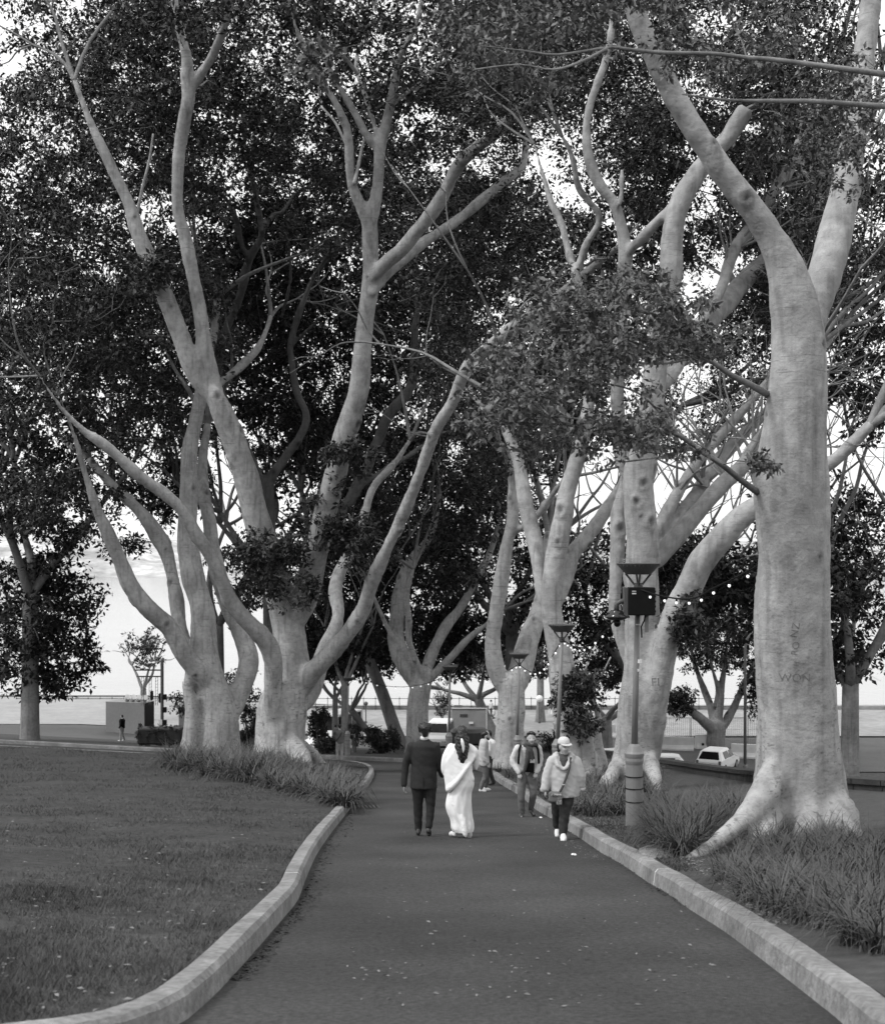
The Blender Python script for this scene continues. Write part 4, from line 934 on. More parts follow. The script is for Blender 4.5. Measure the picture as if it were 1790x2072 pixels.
# ------------------------------------------------------------------ low wall behind the right-hand bed: dressed blocks under a coping
root = thing('retaining_wall', 'low dark stone wall behind the right-hand planting bed', 'wall', (WALL_W[3][0], WALL_W[3][1], float(prof(43))))
W_S = smooth_line(WALL_W, .9)
for i, (a, b) in enumerate(zip(W_S, W_S[1:])):
    t = (b - a); L = t.length; m = (a + b) / 2; rz = math.atan2(t.y, t.x)
    zb = float(prof(m.y)) + .1; zt = .30 - float(prof(b.y) - prof(a.y)) * 0
    sl = float(prof(b.y) - prof(a.y)) / L
    for row, (z0, z1, dep, nm, mm) in enumerate(((-.5, .08, .34, 'stone', 'wall'), (.09, .36, .34, 'stone', 'wall'), (.37, .47, .44, 'coping_stone', 'wall'))):
        mb = MB(); n_ = Vector((-t.y, t.x)) / L * dep / 2; g = t / L * .012
        A_, B_ = a + g, b - g
        q = []
        for zz in (z0, z1):
            for p, s_ in ((A_, 1), (B_, 1), (B_, -1), (A_, -1)):
                q.append((p.x + n_.x * s_, p.y + n_.y * s_, float(prof(p.y)) + .22 + zz + random.uniform(-.006, .006)))
        mb.add(q, [(0, 1, 2, 3), (7, 6, 5, 4), (0, 4, 5, 1), (1, 5, 6, 2), (2, 6, 7, 3), (3, 7, 4, 0)])
        mb.build(nm, M[mm], root)

# ------------------------------------------------------------------ lamps with dish heads
def dish_lamp(label, X, d, lift=.2, lean=0.0, detail=True):
    x = d * (X - CX) / F; z = float(prof(d)) + lift
    if X < 800: z = float(prof(d) + cross(x, d)) + .15
    t = thing('park_lamp', label, 'lamp', (x, d, z), 'dish-headed lamps along the path')
    H = 3.96
    MB().lathe((x, d, z), [(-.1, .135), (0, .138), (.02, .135), (.92, .128), (.95, .137), (.98, .142), (1.02, .137), (1.05, .145), (1.09, .15), (1.12, .128), (1.2, .088), (1.23, .06)], 20).build('base_column', M['grey_paint'], t, smooth=False)
    if detail:
        for hh in (.36, .56, .74): MB().lathe((x, d, z + hh), [(-.006, .141), (.006, .141)], 20).build('band', M['black'], t)
    MB().tube([(x, d, z + 1.15), (x + lean * .4, d, z + 2.2), (x + lean, d, z + 3.58)], [.05, .045, .042], 12).build('pole', M['grey_paint'], t, smooth=True)
    xt = x + lean
    MB().lathe((xt, d, z + 3.55), [(0, .05), (.02, .07), (.09, .07), (.12, .05)], 14).build('hub', M['dark_steel'], t)
    for sx_, sy_ in ((-1, 0), (1, 0), (0, -1), (0, 1)):
        MB().tube([(xt + sx_ * .04, d + sy_ * .04, z + 3.62), (xt + sx_ * .19, d + sy_ * .19, z + 3.81)], .016, 7).build('strut', M['dark_steel'], t)
    MB().lathe((xt, d, z), [(3.80, .17), (3.802, .19), (H - .012, .325), (H, .335), (H + .01, .333), (H - .006, .305), (3.84, .14)], 32).build('dish', M['dark_steel'], t)
    sp = MB()
    for k in range(64):
        a = 2 * math.pi * k / 64; r = .325 if k % 2 else .25
        sp.tube([(xt + r * math.cos(a), d + r * math.sin(a), z + H - .04), (xt + r * 1.02 * math.cos(a), d + r * 1.02 * math.sin(a), z + H + .09)], .0022, 3)
    sp = tag(sp.build('bird_spikes', M['grey_paint'], t), kind='stuff')
    return t, Vector((xt, d, z))
LAMPS = [dish_lamp('nearest dish-headed lamp, carrying a black box and dome camera', 1283, 20.6, lean=.06),
         dish_lamp('second dish-headed lamp from the camera, before the hollow-rooted fig', 1128, 32.6, lean=.1),
         dish_lamp('third dish-headed lamp, in front of the two-stemmed fig', 1046, 45.6, lean=.07),
         dish_lamp('dish-headed lamp behind the couple, against the white people carrier', 908, 56.0, lean=.04),
         dish_lamp('dish-headed lamp left of the path beside the slim trees', 703, 70.0, lean=.04)]
# black box, camera and fittings on the nearest lamp
def q1(X, Y, d=20.6): return P(X, Y, d)
lx_, lz_ = LAMPS[0][1].x, LAMPS[0][1].z
bx = thing('control_box', 'black equipment box strapped to the nearest lamp', 'box', q1(1294, 1216))
c = q1(1294, 1216); c2 = c + Vector((0, -.12, 0))
MB().box(c2, (.40, .24, .42), 0, .012).build('housing', M['black'], bx)
MB().box(c2 + Vector((-.235, 0, -.01)), (.06, .20, .44), 0, .006).build('side_plate', M['dark_steel'], bx)
for k in (0, 1): MB().box(c2 + Vector((-.12, -.123, .155 - k * .035)), (.06, .006, .012 + .008 * k)).build('label', M['offwhite'], bx)
for k in range(5): MB().box(c2 + Vector((.205, 0, .15 - k * .075)), (.012, .2, .03)).build('cooling_rib', M['black'], bx)
cam_t = thing('dome_camera', 'black dome security camera on an arm beside the nearest lamp', 'camera', q1(1245, 1250))
cc = q1(1245, 1248) + Vector((0, -.12, 0))
MB().lathe(cc, [(-.10, .02), (-.085, .05), (-.05, .055), (-.045, .10), (-.01, .17), (.015, .175), (.05, .12), (.085, .10), (.10, .09), (.11, .05)], 24).build('shroud', M['gloss_black'], cam_t, smooth=True)
MB().ball(cc + Vector((.01, 0, -.09)), (.055, .055, .06), 14, 8).build('dome', M['glass'], cam_t, smooth=True)
MB().tube([cc + Vector((0, 0, .09)), cc + Vector((0, 0, .2)), cc + Vector((.06, 0, .235)), cc + Vector((.22, 0, .25))], .04, 10).build('arm', M['dark_steel'], cam_t, smooth=True)
MB().box(cc + Vector((.1, -.02, .07)), (.03, .03, .07), .3).build('bracket_highlight', M['silver'], cam_t)
MB().tube([cc + Vector((.16, -.02, .0)), cc + Vector((.19, -.02, .01))], .02, 8).build('cable_gland', M['silver'], cam_t)
fit = thing('lamp_sticker', 'white stickers and loose cable on the shaft of the nearest lamp', 'sticker', q1(1290, 1330))
MB().tube([q1(1306, 1240, 20.45), q1(1303, 1256, 20.45), q1(1297, 1268, 20.45), q1(1298, 1290, 20.5)], .012, 7).build('cable', M['black'], fit, smooth=True)
MB().box(q1(1308, 1262, 20.5), (.05, .03, .26)).build('conduit', M['grey_paint'], fit)
MB().box(q1(1291, 1264, 20.53), (.075, .02, .016)).build('strap', M['offwhite'], fit)
MB().lathe(q1(1292, 1338, 20.6), [(-.028, .047), (.028, .047)], 14).build('sticker', M['white'], fit)
MB().lathe(q1(1291, 1356, 20.6), [(-.02, .047), (.02, .047)], 14).build('sticker', M['offwhite'], fit)

# festoon lights hung from lamp to lamp
def festoon(label, pts, bulbs, br, group='strings of festoon lights'):
    t = thing('festoon_lights', label, 'string lights', pts[0], group)
    A = np.array([[*p, 0.01] for p in pts]); s = spline(A, 6)[:, :3]
    MB().tube([Vector(p) for p in s], .012, 5).build('cable', M['black'], t)
    L = np.concatenate([[0], np.cumsum(np.linalg.norm(np.diff(s, axis=0), axis=1))])
    for u in bulbs:
        p = Vector([np.interp(u * L[-1], L, s[:, k]) for k in range(3)])
        sk = MB().tube([p + Vector((0, 0, .005)), p - Vector((0, 0, .045))], .014, 7).build('socket', M['black'], t)
        MB().ball(p - Vector((0, 0, .045 + br * .9)), (br, br, br * 1.15), 8, 6).build('bulb', M['bulb'], t, smooth=True)
    return t
S = np.linspace
festoon('festoon string swinging from the nearest lamp to the nearest fig',
        [P(1293, 1192, 20.4), P(1330, 1204, 20.1), P(1378, 1212, 19.4), P(1412, 1208, 18.8), P(1440, 1192, 18.2), P(1490, 1168, 17.4), P(1540, 1140, 16.7), P(1572, 1112, 16.5), P(1606, 1090, 16.45), P(1650, 1085, 16.6), P(1690, 1095, 17.0)], [.04, .11, .18, .26, .35, .45, .55, .66, .78], .02)
festoon('festoon string dipping from the second lamp up to the nearest lamp',
        [P(1137, 1294, 32.5), P(1150, 1302, 31.5), P(1166, 1310, 30), P(1184, 1309, 28), P(1200, 1298, 26), P(1222, 1278, 23.5), P(1250, 1245, 21.5), P(1276, 1205, 20.5)], [.03, .07, .12, .18, .26, .35, .46, .58, .72, .88], .02)
festoon('festoon string climbing from the third lamp to the second lamp',
        [P(1049, 1344, 45.5), P(1060, 1352, 44), P(1076, 1360, 42), P(1094, 1356, 39.5), P(1110, 1338, 37), P(1124, 1316, 34.5), P(1137, 1294, 32.6)], S(.03, .95, 10), .027)
festoon('festoon string falling from the third lamp across the bowed fig stem',
        [P(1049, 1344, 45.5), P(1036, 1352, 47), P(1015, 1364, 49.5), P(990, 1376, 52.5), P(965, 1372, 54.5), P(935, 1365, 56), P(909, 1362, 56)], S(.05, .95, 11), .028)
festoon('festoon string stretched across the wine-glass fig to the far left lamp',
        [P(909, 1362, 56), P(880, 1377, 58.5), P(850, 1386, 61), P(815, 1390, 63.5), P(780, 1388, 66), P(745, 1380, 68), P(704, 1374, 70)], S(.08, .95, 11), .03)

# drain, litter, stone
x, y = xy(738, 1634); t = thing('drain_grate', 'dark drain grate beside the lawn kerb', 'drain', (x, y, float(prof(y)) + .004), rz=.2)
MB().box((0, 0, 0), (.62, .34, .012)).build('frame', M['dark_steel'], t, world=False)
for k in range(7): MB().box((-.24 + k * .08, 0, .009), (.02, .28, .012)).build('bar', M['black'], t, world=False)
for o_ in t.children: o_.rotation_euler = (0, 0, 0)
def crumple(name, label, X, Y, s, seed):
    x, y = xy(X, Y); mb = MB(); r = random.Random(seed)
    mb.ball((x, y, float(prof(y)) + s * .35), (s, s * .7, s * .4), 9, 6)
    mb.v = [(a + r.uniform(-.3, .3) * s, b + r.uniform(-.3, .3) * s, c + r.uniform(-.15, .25) * s) for a, b, c in mb.v]
    return tag(mb.build(name, M['white']), label, 'litter')
crumple('crumpled_paper', 'white crumpled scrap on the asphalt below the capped woman', 1161, 1732, .035, 1)
crumple('crumpled_paper', 'small white scrap by the kerb behind the stooping woman', 1093, 1656, .035, 2)
sx, sy = xy(1330, 1726, .2)
mb = MB(); mb.loft([(sx, sy, float(bed_z(sx, sy)) - .03, .2, .42), (sx, sy, float(bed_z(sx, sy)) + .03, .2, .42), (sx, sy, float(bed_z(sx, sy)) + .05, .17, .38)], 12)
mb.v = [(a + random.uniform(-.02, .02), b + random.uniform(-.03, .03), c) for a, b, c in mb.v]
tag(mb.build('flat_stone', M['concrete']), 'flat pale stone lying by the root near the kerb', 'stone')
# ------------------------------------------------------------------ people
M['skin'] = mat('skin', .40, rough=.6, var=.06, scale=8, spec=.3)
M['lip'] = mat('lip', .2, rough=.6, var=.1)
M['hair'] = mat('dark_hair', .012, rough=.4, var=.4, scale=60, spec=.45, stretch=(1, 1, .15), bump=.004, bscale=120)
M['suit'] = mat('dark_suit', .028, rough=.85, var=.15, scale=25, spec=.2, bump=.006, bscale=9)
M['suit_t'] = mat('dark_trousers', .022, rough=.85, var=.15, scale=25, spec=.2, bump=.006, bscale=9)
M['dress'] = mat('white_cloth', .78, rough=.85, var=.05, scale=6, spec=.1, bump=.006, bscale=14)
M['jacket'] = mat('pale_jacket', .46, rough=.8, var=.06, scale=9, spec=.2, bump=.004, bscale=26)
M['puffer'] = mat('white_padded_jacket', .55, rough=.7, var=.06, scale=9, spec=.25, bump=.004, bscale=26)
M['coat'] = mat('light_grey_jacket', .44, rough=.85, var=.06, scale=9, spec=.2, bump=.004, bscale=26)
M['jeans'] = mat('faded_jeans', .12, rough=.9, var=.4, scale=5, spec=.15, bump=.008, bscale=14)
M['jeans_pale'] = mat('pale_jeans', .30, rough=.9, var=.3, scale=6, spec=.15, bump=.008, bscale=14)
M['navy'] = mat('dark_cloth', .045, rough=.9, var=.2, scale=12, spec=.15, bump=.008, bscale=10)
M['midgrey'] = mat('mid_grey_cloth', .13, rough=.9, var=.15, scale=12, spec=.15, bump=.008, bscale=10)
M['knit'] = mat('grey_knit', .075, rough=.95, var=.3, scale=40, spec=.1, bump=.006, bscale=60)
M['blk'] = mat('black_cloth', .008, rough=.9, var=.3, scale=10, spec=.15)
M['shoe_w'] = mat('white_shoe', .72, rough=.55, var=.06, scale=15)
M['shoe_d'] = mat('dark_leather', .03, rough=.35, var=.3, scale=15, spec=.5)
M['pattern'] = mat('patterned_cloth', .22, rough=.9, var=.95, scale=38, spec=.15)

def wrinkle(me, amp, sc, seed=0.0):
    V = np.empty(len(me.vertices) * 3, np.float32); me.vertices.foreach_get('co', V); V = V.reshape(-1, 3)
    N = np.empty(len(V) * 3, np.float32); me.vertices.foreach_get('normal', N); N = N.reshape(-1, 3)
    d = np.array([mnoise.noise((a[0] * sc + seed, a[1] * sc, a[2] * sc * 1.6 + a[0] * sc * .8)) for a in V])
    me.vertices.foreach_set('co', (V + N * (d * amp)[:, None]).astype(np.float32).ravel()); me.update()
def cloth(name, mb, m, root, vox=.017, sm=2, amp=.006, sc=9.0, seed=0.0):
    me = remeshed(mb, vox, sm); wrinkle(me, amp, sc, seed); return mesh_obj(name, me, m, root, world=False)
def tb(mb, *pts, seg=12):
    """rounded limb through (x, y, z, r)"""
    s = spline(pts, 4) if len(pts) > 2 else np.array(pts, float)
    mb.tube([Vector(p[:3]) for p in s], list(s[:, 3]), seg)
    for p in (s[0], s[-1]): mb.ball(p[:3], p[3], seg, 8)
    return mb
def hand(mb, w, dirv, side, curl, k=1.0):
    """palm and five fingers from the wrist w along dirv; side points to the thumb, curl to the palm"""
    w, dirv, side, curl = Vector(w), Vector(dirv).normalized(), Vector(side).normalized(), Vector(curl).normalized()
    for i, (o, ln) in enumerate(((.030, .070), (.010, .078), (-.010, .073), (-.029, .056))):
        a = w + side * o * .7 * k; b = w + dirv * .085 * k + side * o * k
        c = b + (dirv * .8 + curl * .35) * ln * .5 * k; d = c + (dirv * .55 + curl * .75) * ln * .5 * k
        tb(mb, (*a, .015 * k), (*b, .0115 * k), (*c, .0092 * k), (*d, .0078 * k), seg=8)
    a = w + dirv * .02 * k + side * .026 * k; b = a + (dirv * .7 + side * .6) * .04 * k; c = b + (dirv + curl * .5 + side * .1) * .035 * k
    tb(mb, (*a, .013 * k), (*b, .0105 * k), (*c, .009 * k), seg=8)
def head(mb, c, look, k=1.0, tilt=0.0):
    """skull, jaw, nose, ears and neck stump; look is the direction of the face in the plane"""
    c = Vector(c); f = Vector((look[0], look[1], 0)).normalized(); s = Vector((f.y, -f.x, 0))
    mb.ball(c + Vector((0, 0, .025 * k)), (.076 * k, .090 * k, .105 * k) if abs(f.y) > .7 else (.090 * k, .076 * k, .105 * k), 20, 14)
    tb(mb, (*(c + f * .045 * k - Vector((0, 0, .03 * k))), .060 * k), (*(c + f * .055 * k - Vector((0, 0, .085 * k))), .036 * k))
    tb(mb, (*(c + f * .088 * k + Vector((0, 0, .012 * k))), .009 * k), (*(c + f * .108 * k - Vector((0, 0, .025 * k))), .013 * k), seg=8)
    for q in (-1, 1):
        mb.ball(c + s * q * .080 * k + Vector((0, 0, -.005 * k)), (.012 * k, .020 * k, .032 * k), 8, 6)
        mb.ball(c + s * q * .035 * k + f * .080 * k + Vector((0, 0, -.02 * k)), .022 * k, 8, 6)
def face(root, c, look, k=1.0):
    c = Vector(c); f = Vector((look[0], look[1], 0)).normalized(); s = Vector((f.y, -f.x, 0)); a = math.atan2(s.y, s.x)
    for q in (-1, 1):
        p = c + s * q * .033 * k + f * .086 * k + Vector((0, 0, .010 * k))
        MB().box(p, (.024 * k, .008 * k, .008 * k), a, .002).build('eye', M['knit'], root, world=False)
    p = c + f * .094 * k - Vector((0, 0, .062 * k)); MB().box(p, (.036 * k, .010 * k, .007 * k), a, .002).build('mouth', M['lip'], root, world=False)
def shoe(name, root, heel, toe, m, r=.045, h=.05, sole=None):
    heel, toe = Vector(heel), Vector(toe); mb = MB()
    d = (toe - heel); mid = heel + d * .45
    tb(mb, (*heel, r * .85), (*(mid + Vector((0, 0, .012))), r), (*(heel + d * .8 - Vector((0, 0, .008))), r * .92), (*toe, r * .6))
    tb(mb, (*heel, r * .8), (*(heel + Vector((0, 0, h)) + d * .1), r * .85))
    me = remeshed(mb, .014, 2)
    lo = min(heel.z, toe.z) - r * .75
    for v in me.vertices:
        lim = lo if heel.z <= toe.z + .03 else None
        if lim is not None and v.co.z < lim: v.co.z = lim
    return mesh_obj(name, me, m, root, world=False)
def body_base(J, hd, look, k=1.0, bare=()):
    """one continuous figure under the clothes"""
    mb = MB(); head(mb, hd, look, k)
    n0 = Vector(J['neck']); f = Vector((look[0], look[1], 0)).normalized()
    tb(mb, (*(Vector(hd) - f * .01 + Vector((0, 0, -.03))), .05 * k), (*n0, .052 * k), (*(n0 - Vector((0, 0, .08))), .06 * k))
    sl, sr, hl, hr = (Vector(J[q]) for q in ('shL', 'shR', 'hipL', 'hipR'))
    ch = (sl + sr) / 2; pv = (hl + hr) / 2
    tb(mb, (*n0, .06), (*(ch - Vector((0, 0, .06))), .105), (*((ch + pv) / 2), .10), (*(pv + Vector((0, 0, .04))), .11))
    tb(mb, (*(sl - Vector((0, 0, .02))), .05), (*(ch - Vector((0, 0, .04))), .08), (*(sr - Vector((0, 0, .02))), .05))
    for q in 'LR':
        tb(mb, (*J['sh' + q], .048), (*J['el' + q], .038), (*J['wr' + q], .026))
        tb(mb, (*J['hip' + q], .08), (*J['kn' + q], .052), (*J['an' + q], .036))
        t = Vector(J['toe' + q]); a = Vector(J['an' + q]); tb(mb, (*(a - Vector((0, 0, .02))), .036), (*(t * .5 + a * .5 - Vector((0, 0, .03))), .034), (*t, .025))
    return mb

def person(label, X, Y, lift=0.0, group='people walking on the path', d=None):
    if d is None: x, y = xy(X, Y, lift); z = float(prof(y)) + lift
    else: p = P(X, Y, d); x, y, z = p
    return thing('person', label, 'person', (x, y, z), group)

# --- man in the dark suit, walking away
r = person('man in a dark suit walking away, arm in arm with the woman in white', 857, 1692)
J = dict(neck=(.01, 0, 1.49), shL=(-.185, .0, 1.40), shR=(.185, 0, 1.40), elL=(-.285, .02, 1.09), elR=(.235, .04, 1.10), wrL=(-.302, -.02, .80), wrR=(.292, .12, .91),
         hipL=(-.09, 0, .88), hipR=(.095, 0, .88), knL=(-.09, .04, .46), knR=(.105, -.02, .48), anL=(-.082, .04, .09), anR=(.075, -.12, .14), toeL=(-.085, .2, .035), toeR=(.08, .02, .03))
mb = body_base(J, (.02, .0, 1.625), (0, 1)); hand(mb, J['wrL'], (0, .1, -1), (.1, 1, 0), (1, 0, -.1)); hand(mb, J['wrR'], (.5, .5, -.6), (0, 1, .5), (.3, -.5, 0))
mesh_obj('body', remeshed(mb, .0145, 1), M['skin'], r, world=False)
mb = MB().loft([(.01, 0, 1.505, .062, .06), (.01, 0, 1.475, .09, .075), (.005, 0, 1.445, .165, .095), (0, 0, 1.39, .213, .115), (0, .0, 1.26, .205, .125), (0, 0, 1.10, .19, .118), (0, 0, .95, .202, .125), (0, 0, .80, .212, .135), (0, 0, .735, .214, .138)], 28)
tb(mb, (-.185, 0, 1.385, .075), (-.235, .01, 1.24, .071), (*J['elL'], .062), (-.298, 0, .93, .054), (-.302, -.015, .80, .050)); tb(mb, (.185, 0, 1.385, .075), (.215, .02, 1.24, .071), (*J['elR'], .062), (.268, .08, 1.0, .055), (.288, .11, .93, .050))
jk = cloth('jacket', mb, M['suit'], r, amp=.009, sc=7)
MB().box((-.0, -.139, .83), (.006, .006, .2)).build('back_vent', M['blk'], jk, world=False)
mb = MB(); tb(mb, (-.095, 0, .86, .108), (-.09, .02, .68, .095), (*J['knL'], .076), (-.085, .045, .27, .066), (-.082, .045, .10, .058)); tb(mb, (.1, 0, .86, .108), (.105, -.01, .68, .093), (*J['knR'], .074), (.095, -.06, .32, .065), (.08, -.105, .17, .056))
cloth('trousers', mb, M['suit_t'], r, amp=.009, sc=9, seed=3)
MB().lathe((.012, 0, 1.49), [(0, .066), (.045, .062), (.05, .058)], 20).build('shirt_collar', M['shoe_w'], r, world=False, smooth=True)
mb = MB().ball((.02, -.015, 1.672), (.093, .10, .088), 20, 14); tb(mb, (.02, -.055, 1.66, .062), (.02, -.058, 1.585, .052)); tb(mb, (-.04, -.02, 1.70, .05), (.08, -.02, 1.705, .05)); tb(mb, (-.055, .0, 1.63, .03), (-.052, .0, 1.67, .03)); tb(mb, (.095, .0, 1.63, .03), (.092, .0, 1.67, .03))
cloth('hair', mb, M['hair'], r, vox=.011, amp=.012, sc=30)
shoe('shoe', r, (-.085, 0, .045), (-.085, .19, .035), M['shoe_d']); shoe('shoe', r, (.075, -.13, .10), (.085, .03, .03), M['shoe_d'])

# --- woman in white with a shawl
r = person('woman in a long white dress and draped shawl, dark hair in a white clip', 931, 1695); r.scale = (.92, .95, 1.0)
J = dict(neck=(.01, 0, 1.44), shL=(-.16, 0, 1.36), shR=(.17, 0, 1.36), elL=(-.235, .03, 1.07), elR=(.25, .04, 1.12), wrL=(-.20, .14, .92), wrR=(.24, .24, 1.09), hipL=(-.08, 0, .86), hipR=(.085, 0, .86),
         knL=(-.08, .06, .46), knR=(.1, -.02, .46), anL=(-.088, .06, .10), anR=(.14, -.1, .13), toeL=(-.16, .19, .035), toeR=(.15, -.0, .03))
mb = body_base(J, (.025, .0, 1.57), (0, 1), .95); hand(mb, J['wrL'], (-.5, .5, -.6), (0, 1, .5), (.4, -.3, 0), .9); hand(mb, J['wrR'], (.2, 1, -.1), (-.2, .1, 1), (-.5, 0, -.6), .9)
mesh_obj('body', remeshed(mb, .0145, 1), M['skin'], r, world=False)
def drape(name, rings, m, folds, amp, slant, seg=96, sub=6, root=None, seed=0):
    s = spline([(a[0], a[1], a[2], a[3]) for a in rings], sub); ry = spline([(a[0], a[1], a[2], a[4]) for a in rings], sub)[:, 3]
    V = []; n = len(s)
    for i in range(n):
        t = i / (n - 1); g = amp * (.25 + .75 * t)
        for j in range(seg):
            a = 2 * math.pi * j / seg
            q = 1 + g * (math.sin(folds * a + slant * t * 6 + seed) * .6 + math.sin((folds * 1.7) * a - slant * t * 9 + 1.3 + seed) * .3 + math.sin(3 * a + 2 * t + seed) * .5)
            V.append((s[i, 0] + s[i, 3] * q * math.cos(a), s[i, 1] + ry[i] * q * math.sin(a), s[i, 2]))
    Fq = [(i * seg + j, i * seg + (j + 1) % seg, (i + 1) * seg + (j + 1) % seg, (i + 1) * seg + j) for i in range(n - 1) for j in range(seg)]
    mb = MB(); mb.v = V; mb.f = Fq; return mb.build(name, m, root, world=False, smooth=True)
sk = drape('skirt', [(.07, 0, 1.0, .115, .10), (.085, 0, .90, .135, .13), (.04, 0, .80, .185, .155), (-.01, 0, .68, .195, .155), (-.03, .0, .52, .215, .165), (-.02, -.005, .40, .205, .165), (.015, -.01, .27, .19, .155), (.03, -.02, .16, .185, .165), (.045, -.03, .10, .16, .15)], M['dress'], 9, .07, 1.6, root=r)
mb = MB(); tb(mb, (.02, -.13, .36, .05), (.05, -.16, .22, .06), (.08, -.19, .09, .045), (.09, -.2, .05, .02)); tb(mb, (-.19, -.05, .72, .03), (-.12, -.125, .52, .035), (-.02, -.145, .33, .04), (.06, -.16, .16, .04));
cloth('skirt_fold', mb, M['dress'], sk, vox=.012, sm=10, amp=.004, sc=16)
mb = MB().loft([(.01, 0, 1.455, .06, .055), (.005, 0, 1.425, .12, .08), (0, 0, 1.37, .185, .11), (.005, 0, 1.25, .19, .125), (.03, 0, 1.12, .165, .12), (.07, 0, 1.0, .135, .115), (.085, 0, .9, .15, .135), (.08, 0, .85, .15, .135)], 28)
cloth('top', mb, M['dress'], r, amp=.008, sc=14)
mb = MB(); tb(mb, (-.15, -.02, 1.37, .075), (-.22, -.02, 1.22, .085), (-.245, -.01, 1.05, .078), (-.21, .02, .95, .06)); tb(mb, (.15, -.02, 1.37, .07), (.23, 0, 1.30, .075), (.262, .02, 1.22, .06), (.262, .03, 1.12, .05), (.268, .04, 1.05, .03))
for k_ in range(9):
    u = k_ / 8
    p0 = Vector((.24, -.03, 1.27)).lerp(Vector((-.06, -.05, 1.39)), u); p3 = Vector((-.20, -.06, .76)).lerp(Vector((-.245, -.02, 1.08)), u); p1 = p0.lerp(p3, .35) + Vector((0, -.085 + .03 * u, .0)); p2 = p0.lerp(p3, .7) + Vector((0, -.085 + .035 * u, -.01))
    tb(mb, (*p0, .045), (*p1, .056), (*p2, .062), (*p3, .05))
tb(mb, (.25, -.03, 1.26, .03), (.1, -.165, 1.08, .034), (-.08, -.175, .86, .045), (-.19, -.11, .76, .05), (-.205, -.05, .72, .03))
cloth('shawl', mb, M['dress'], r, vox=.013, sm=8, amp=.004, sc=11, seed=5)
mb = MB(); mb.ball((.025, -.015, 1.62), (.095, .098, .088), 20, 14)
tb(mb, (.02, -.04, 1.6, .085), (.02, -.075, 1.48, .096), (.03, -.10, 1.36, .09), (.03, -.125, 1.24, .07), (.02, -.135, 1.14, .035)); tb(mb, (-.05, -.06, 1.52, .045), (-.05, -.09, 1.38, .04), (-.02, -.12, 1.2, .035)); tb(mb, (.1, -.06, 1.52, .045), (.1, -.09, 1.38, .042), (.085, -.12, 1.24, .035))
cloth('hair', mb, M['hair'], r, vox=.011, sm=2, amp=.016, sc=24)
mb = MB(); tb(mb, (.02, -.175, 1.52, .018), (.035, -.19, 1.47, .028), (.05, -.19, 1.39, .024), (.045, -.19, 1.33, .012)); cloth('hair_clip', mb, M['shoe_w'], r, vox=.01, sm=1, amp=.002)
shoe('shoe', r, (-.09, .03, .04), (-.17, .15, .03), M['shoe_w'], .04, .03); shoe('shoe', r, (.14, -.10, .13), (.155, -.04, .02), M['shoe_w'], .05, .03)
MB().tube([(-.088, .055, .17), (-.088, .055, .08)], .046, 12).build('sock', M['offwhite'], r, world=False, smooth=True)

# --- stooping woman in a white jacket with a scarf
r = person('stooping woman in an open white jacket, dark scarf and faded jeans', 1066, 1653)
J = dict(neck=(.05, -.1, 1.36), shL=(-.16, -.06, 1.32), shR=(.20, -.06, 1.32), elL=(-.265, -.02, 1.06), elR=(.235, -.02, 1.08), wrL=(-.16, -.12, .85), wrR=(.17, -.1, .86), hipL=(-.08, .02, .83), hipR=(.08, .02, .83),
         knL=(-.115, -.06, .44), knR=(.115, -.02, .45), anL=(-.095, -.02, .09), anR=(.07, .14, .12), toeL=(-.12, -.17, .035), toeR=(.13, .02, .04))
hd = (.068, -.16, 1.50)
mb = body_base(J, hd, (.05, -1), .98); hand(mb, J['wrL'], (.1, -.3, -1), (1, -.2, 0), (.2, .6, 0), .95); hand(mb, J['wrR'], (-.2, -.2, -1), (-1, 0, 0), (0, .6, 0), .95)
bo = mesh_obj('body', remeshed(mb, .0145, 1), M['skin'], r, world=False); face(bo, hd, (.05, -1), .98)
mb = MB().loft([(.04, -.08, 1.38, .075, .07), (.03, -.06, 1.34, .17, .1), (.015, -.04, 1.28, .215, .125), (0, -.01, 1.12, .215, .13), (-.01, .02, .98, .20, .13), (-.01, .03, .86, .20, .13)], 28)
tb(mb, (-.175, -.05, 1.30, .075), (*J['elL'], .07), (-.20, -.08, .93, .06), (-.165, -.115, .86, .052)); tb(mb, (.205, -.05, 1.30, .075), (*J['elR'], .07), (.20, -.07, .95, .06), (.175, -.095, .87, .05))
jk = cloth('jacket', mb, M['puffer'], r, amp=.009, sc=15)
mb = MB(); mb.loft([(.055, -.13, 1.28, .055, .06), (.055, -.115, 1.12, .085, .05), (.045, -.09, .98, .09, .06), (.035, -.075, .86, .10, .065)], 18); cloth('top', mb, M['blk'], r, amp=.003)
mb = MB(); a_ = [( .06 + .105 * math.cos(t), -.115 + .09 * math.sin(t), 1.37 - .03 * math.sin(t), .042) for t in np.linspace(0, 6.28, 12)]; tb(mb, *a_); tb(mb, (.01, -.19, 1.33, .045), (-.005, -.2, 1.2, .045), (-.02, -.19, 1.06, .04), (-.07, -.17, .88, .035)); tb(mb, (.06, -.2, 1.32, .04), (.075, -.19, 1.2, .035), (.09, -.18, 1.10, .03))
sc_ = cloth('scarf', mb, M['knit'], r, amp=.008, sc=18)
for k_ in range(6): MB().tube([(.05 + k_ * .014, -.2, 1.12), (.048 + k_ * .016, -.205, 1.05)], .005, 5).build('fringe', M['offwhite'], sc_, world=False)
mb = MB(); tb(mb, (-.08, .02, .82, .105), (-.105, -.02, .64, .092), (*J['knL'], .075), (-.11, -.04, .26, .068), (-.098, -.03, .10, .062)); tb(mb, (.075, .02, .82, .105), (.1, 0, .64, .09), (*J['knR'], .074), (.1, .06, .28, .066), (.078, .12, .14, .06))
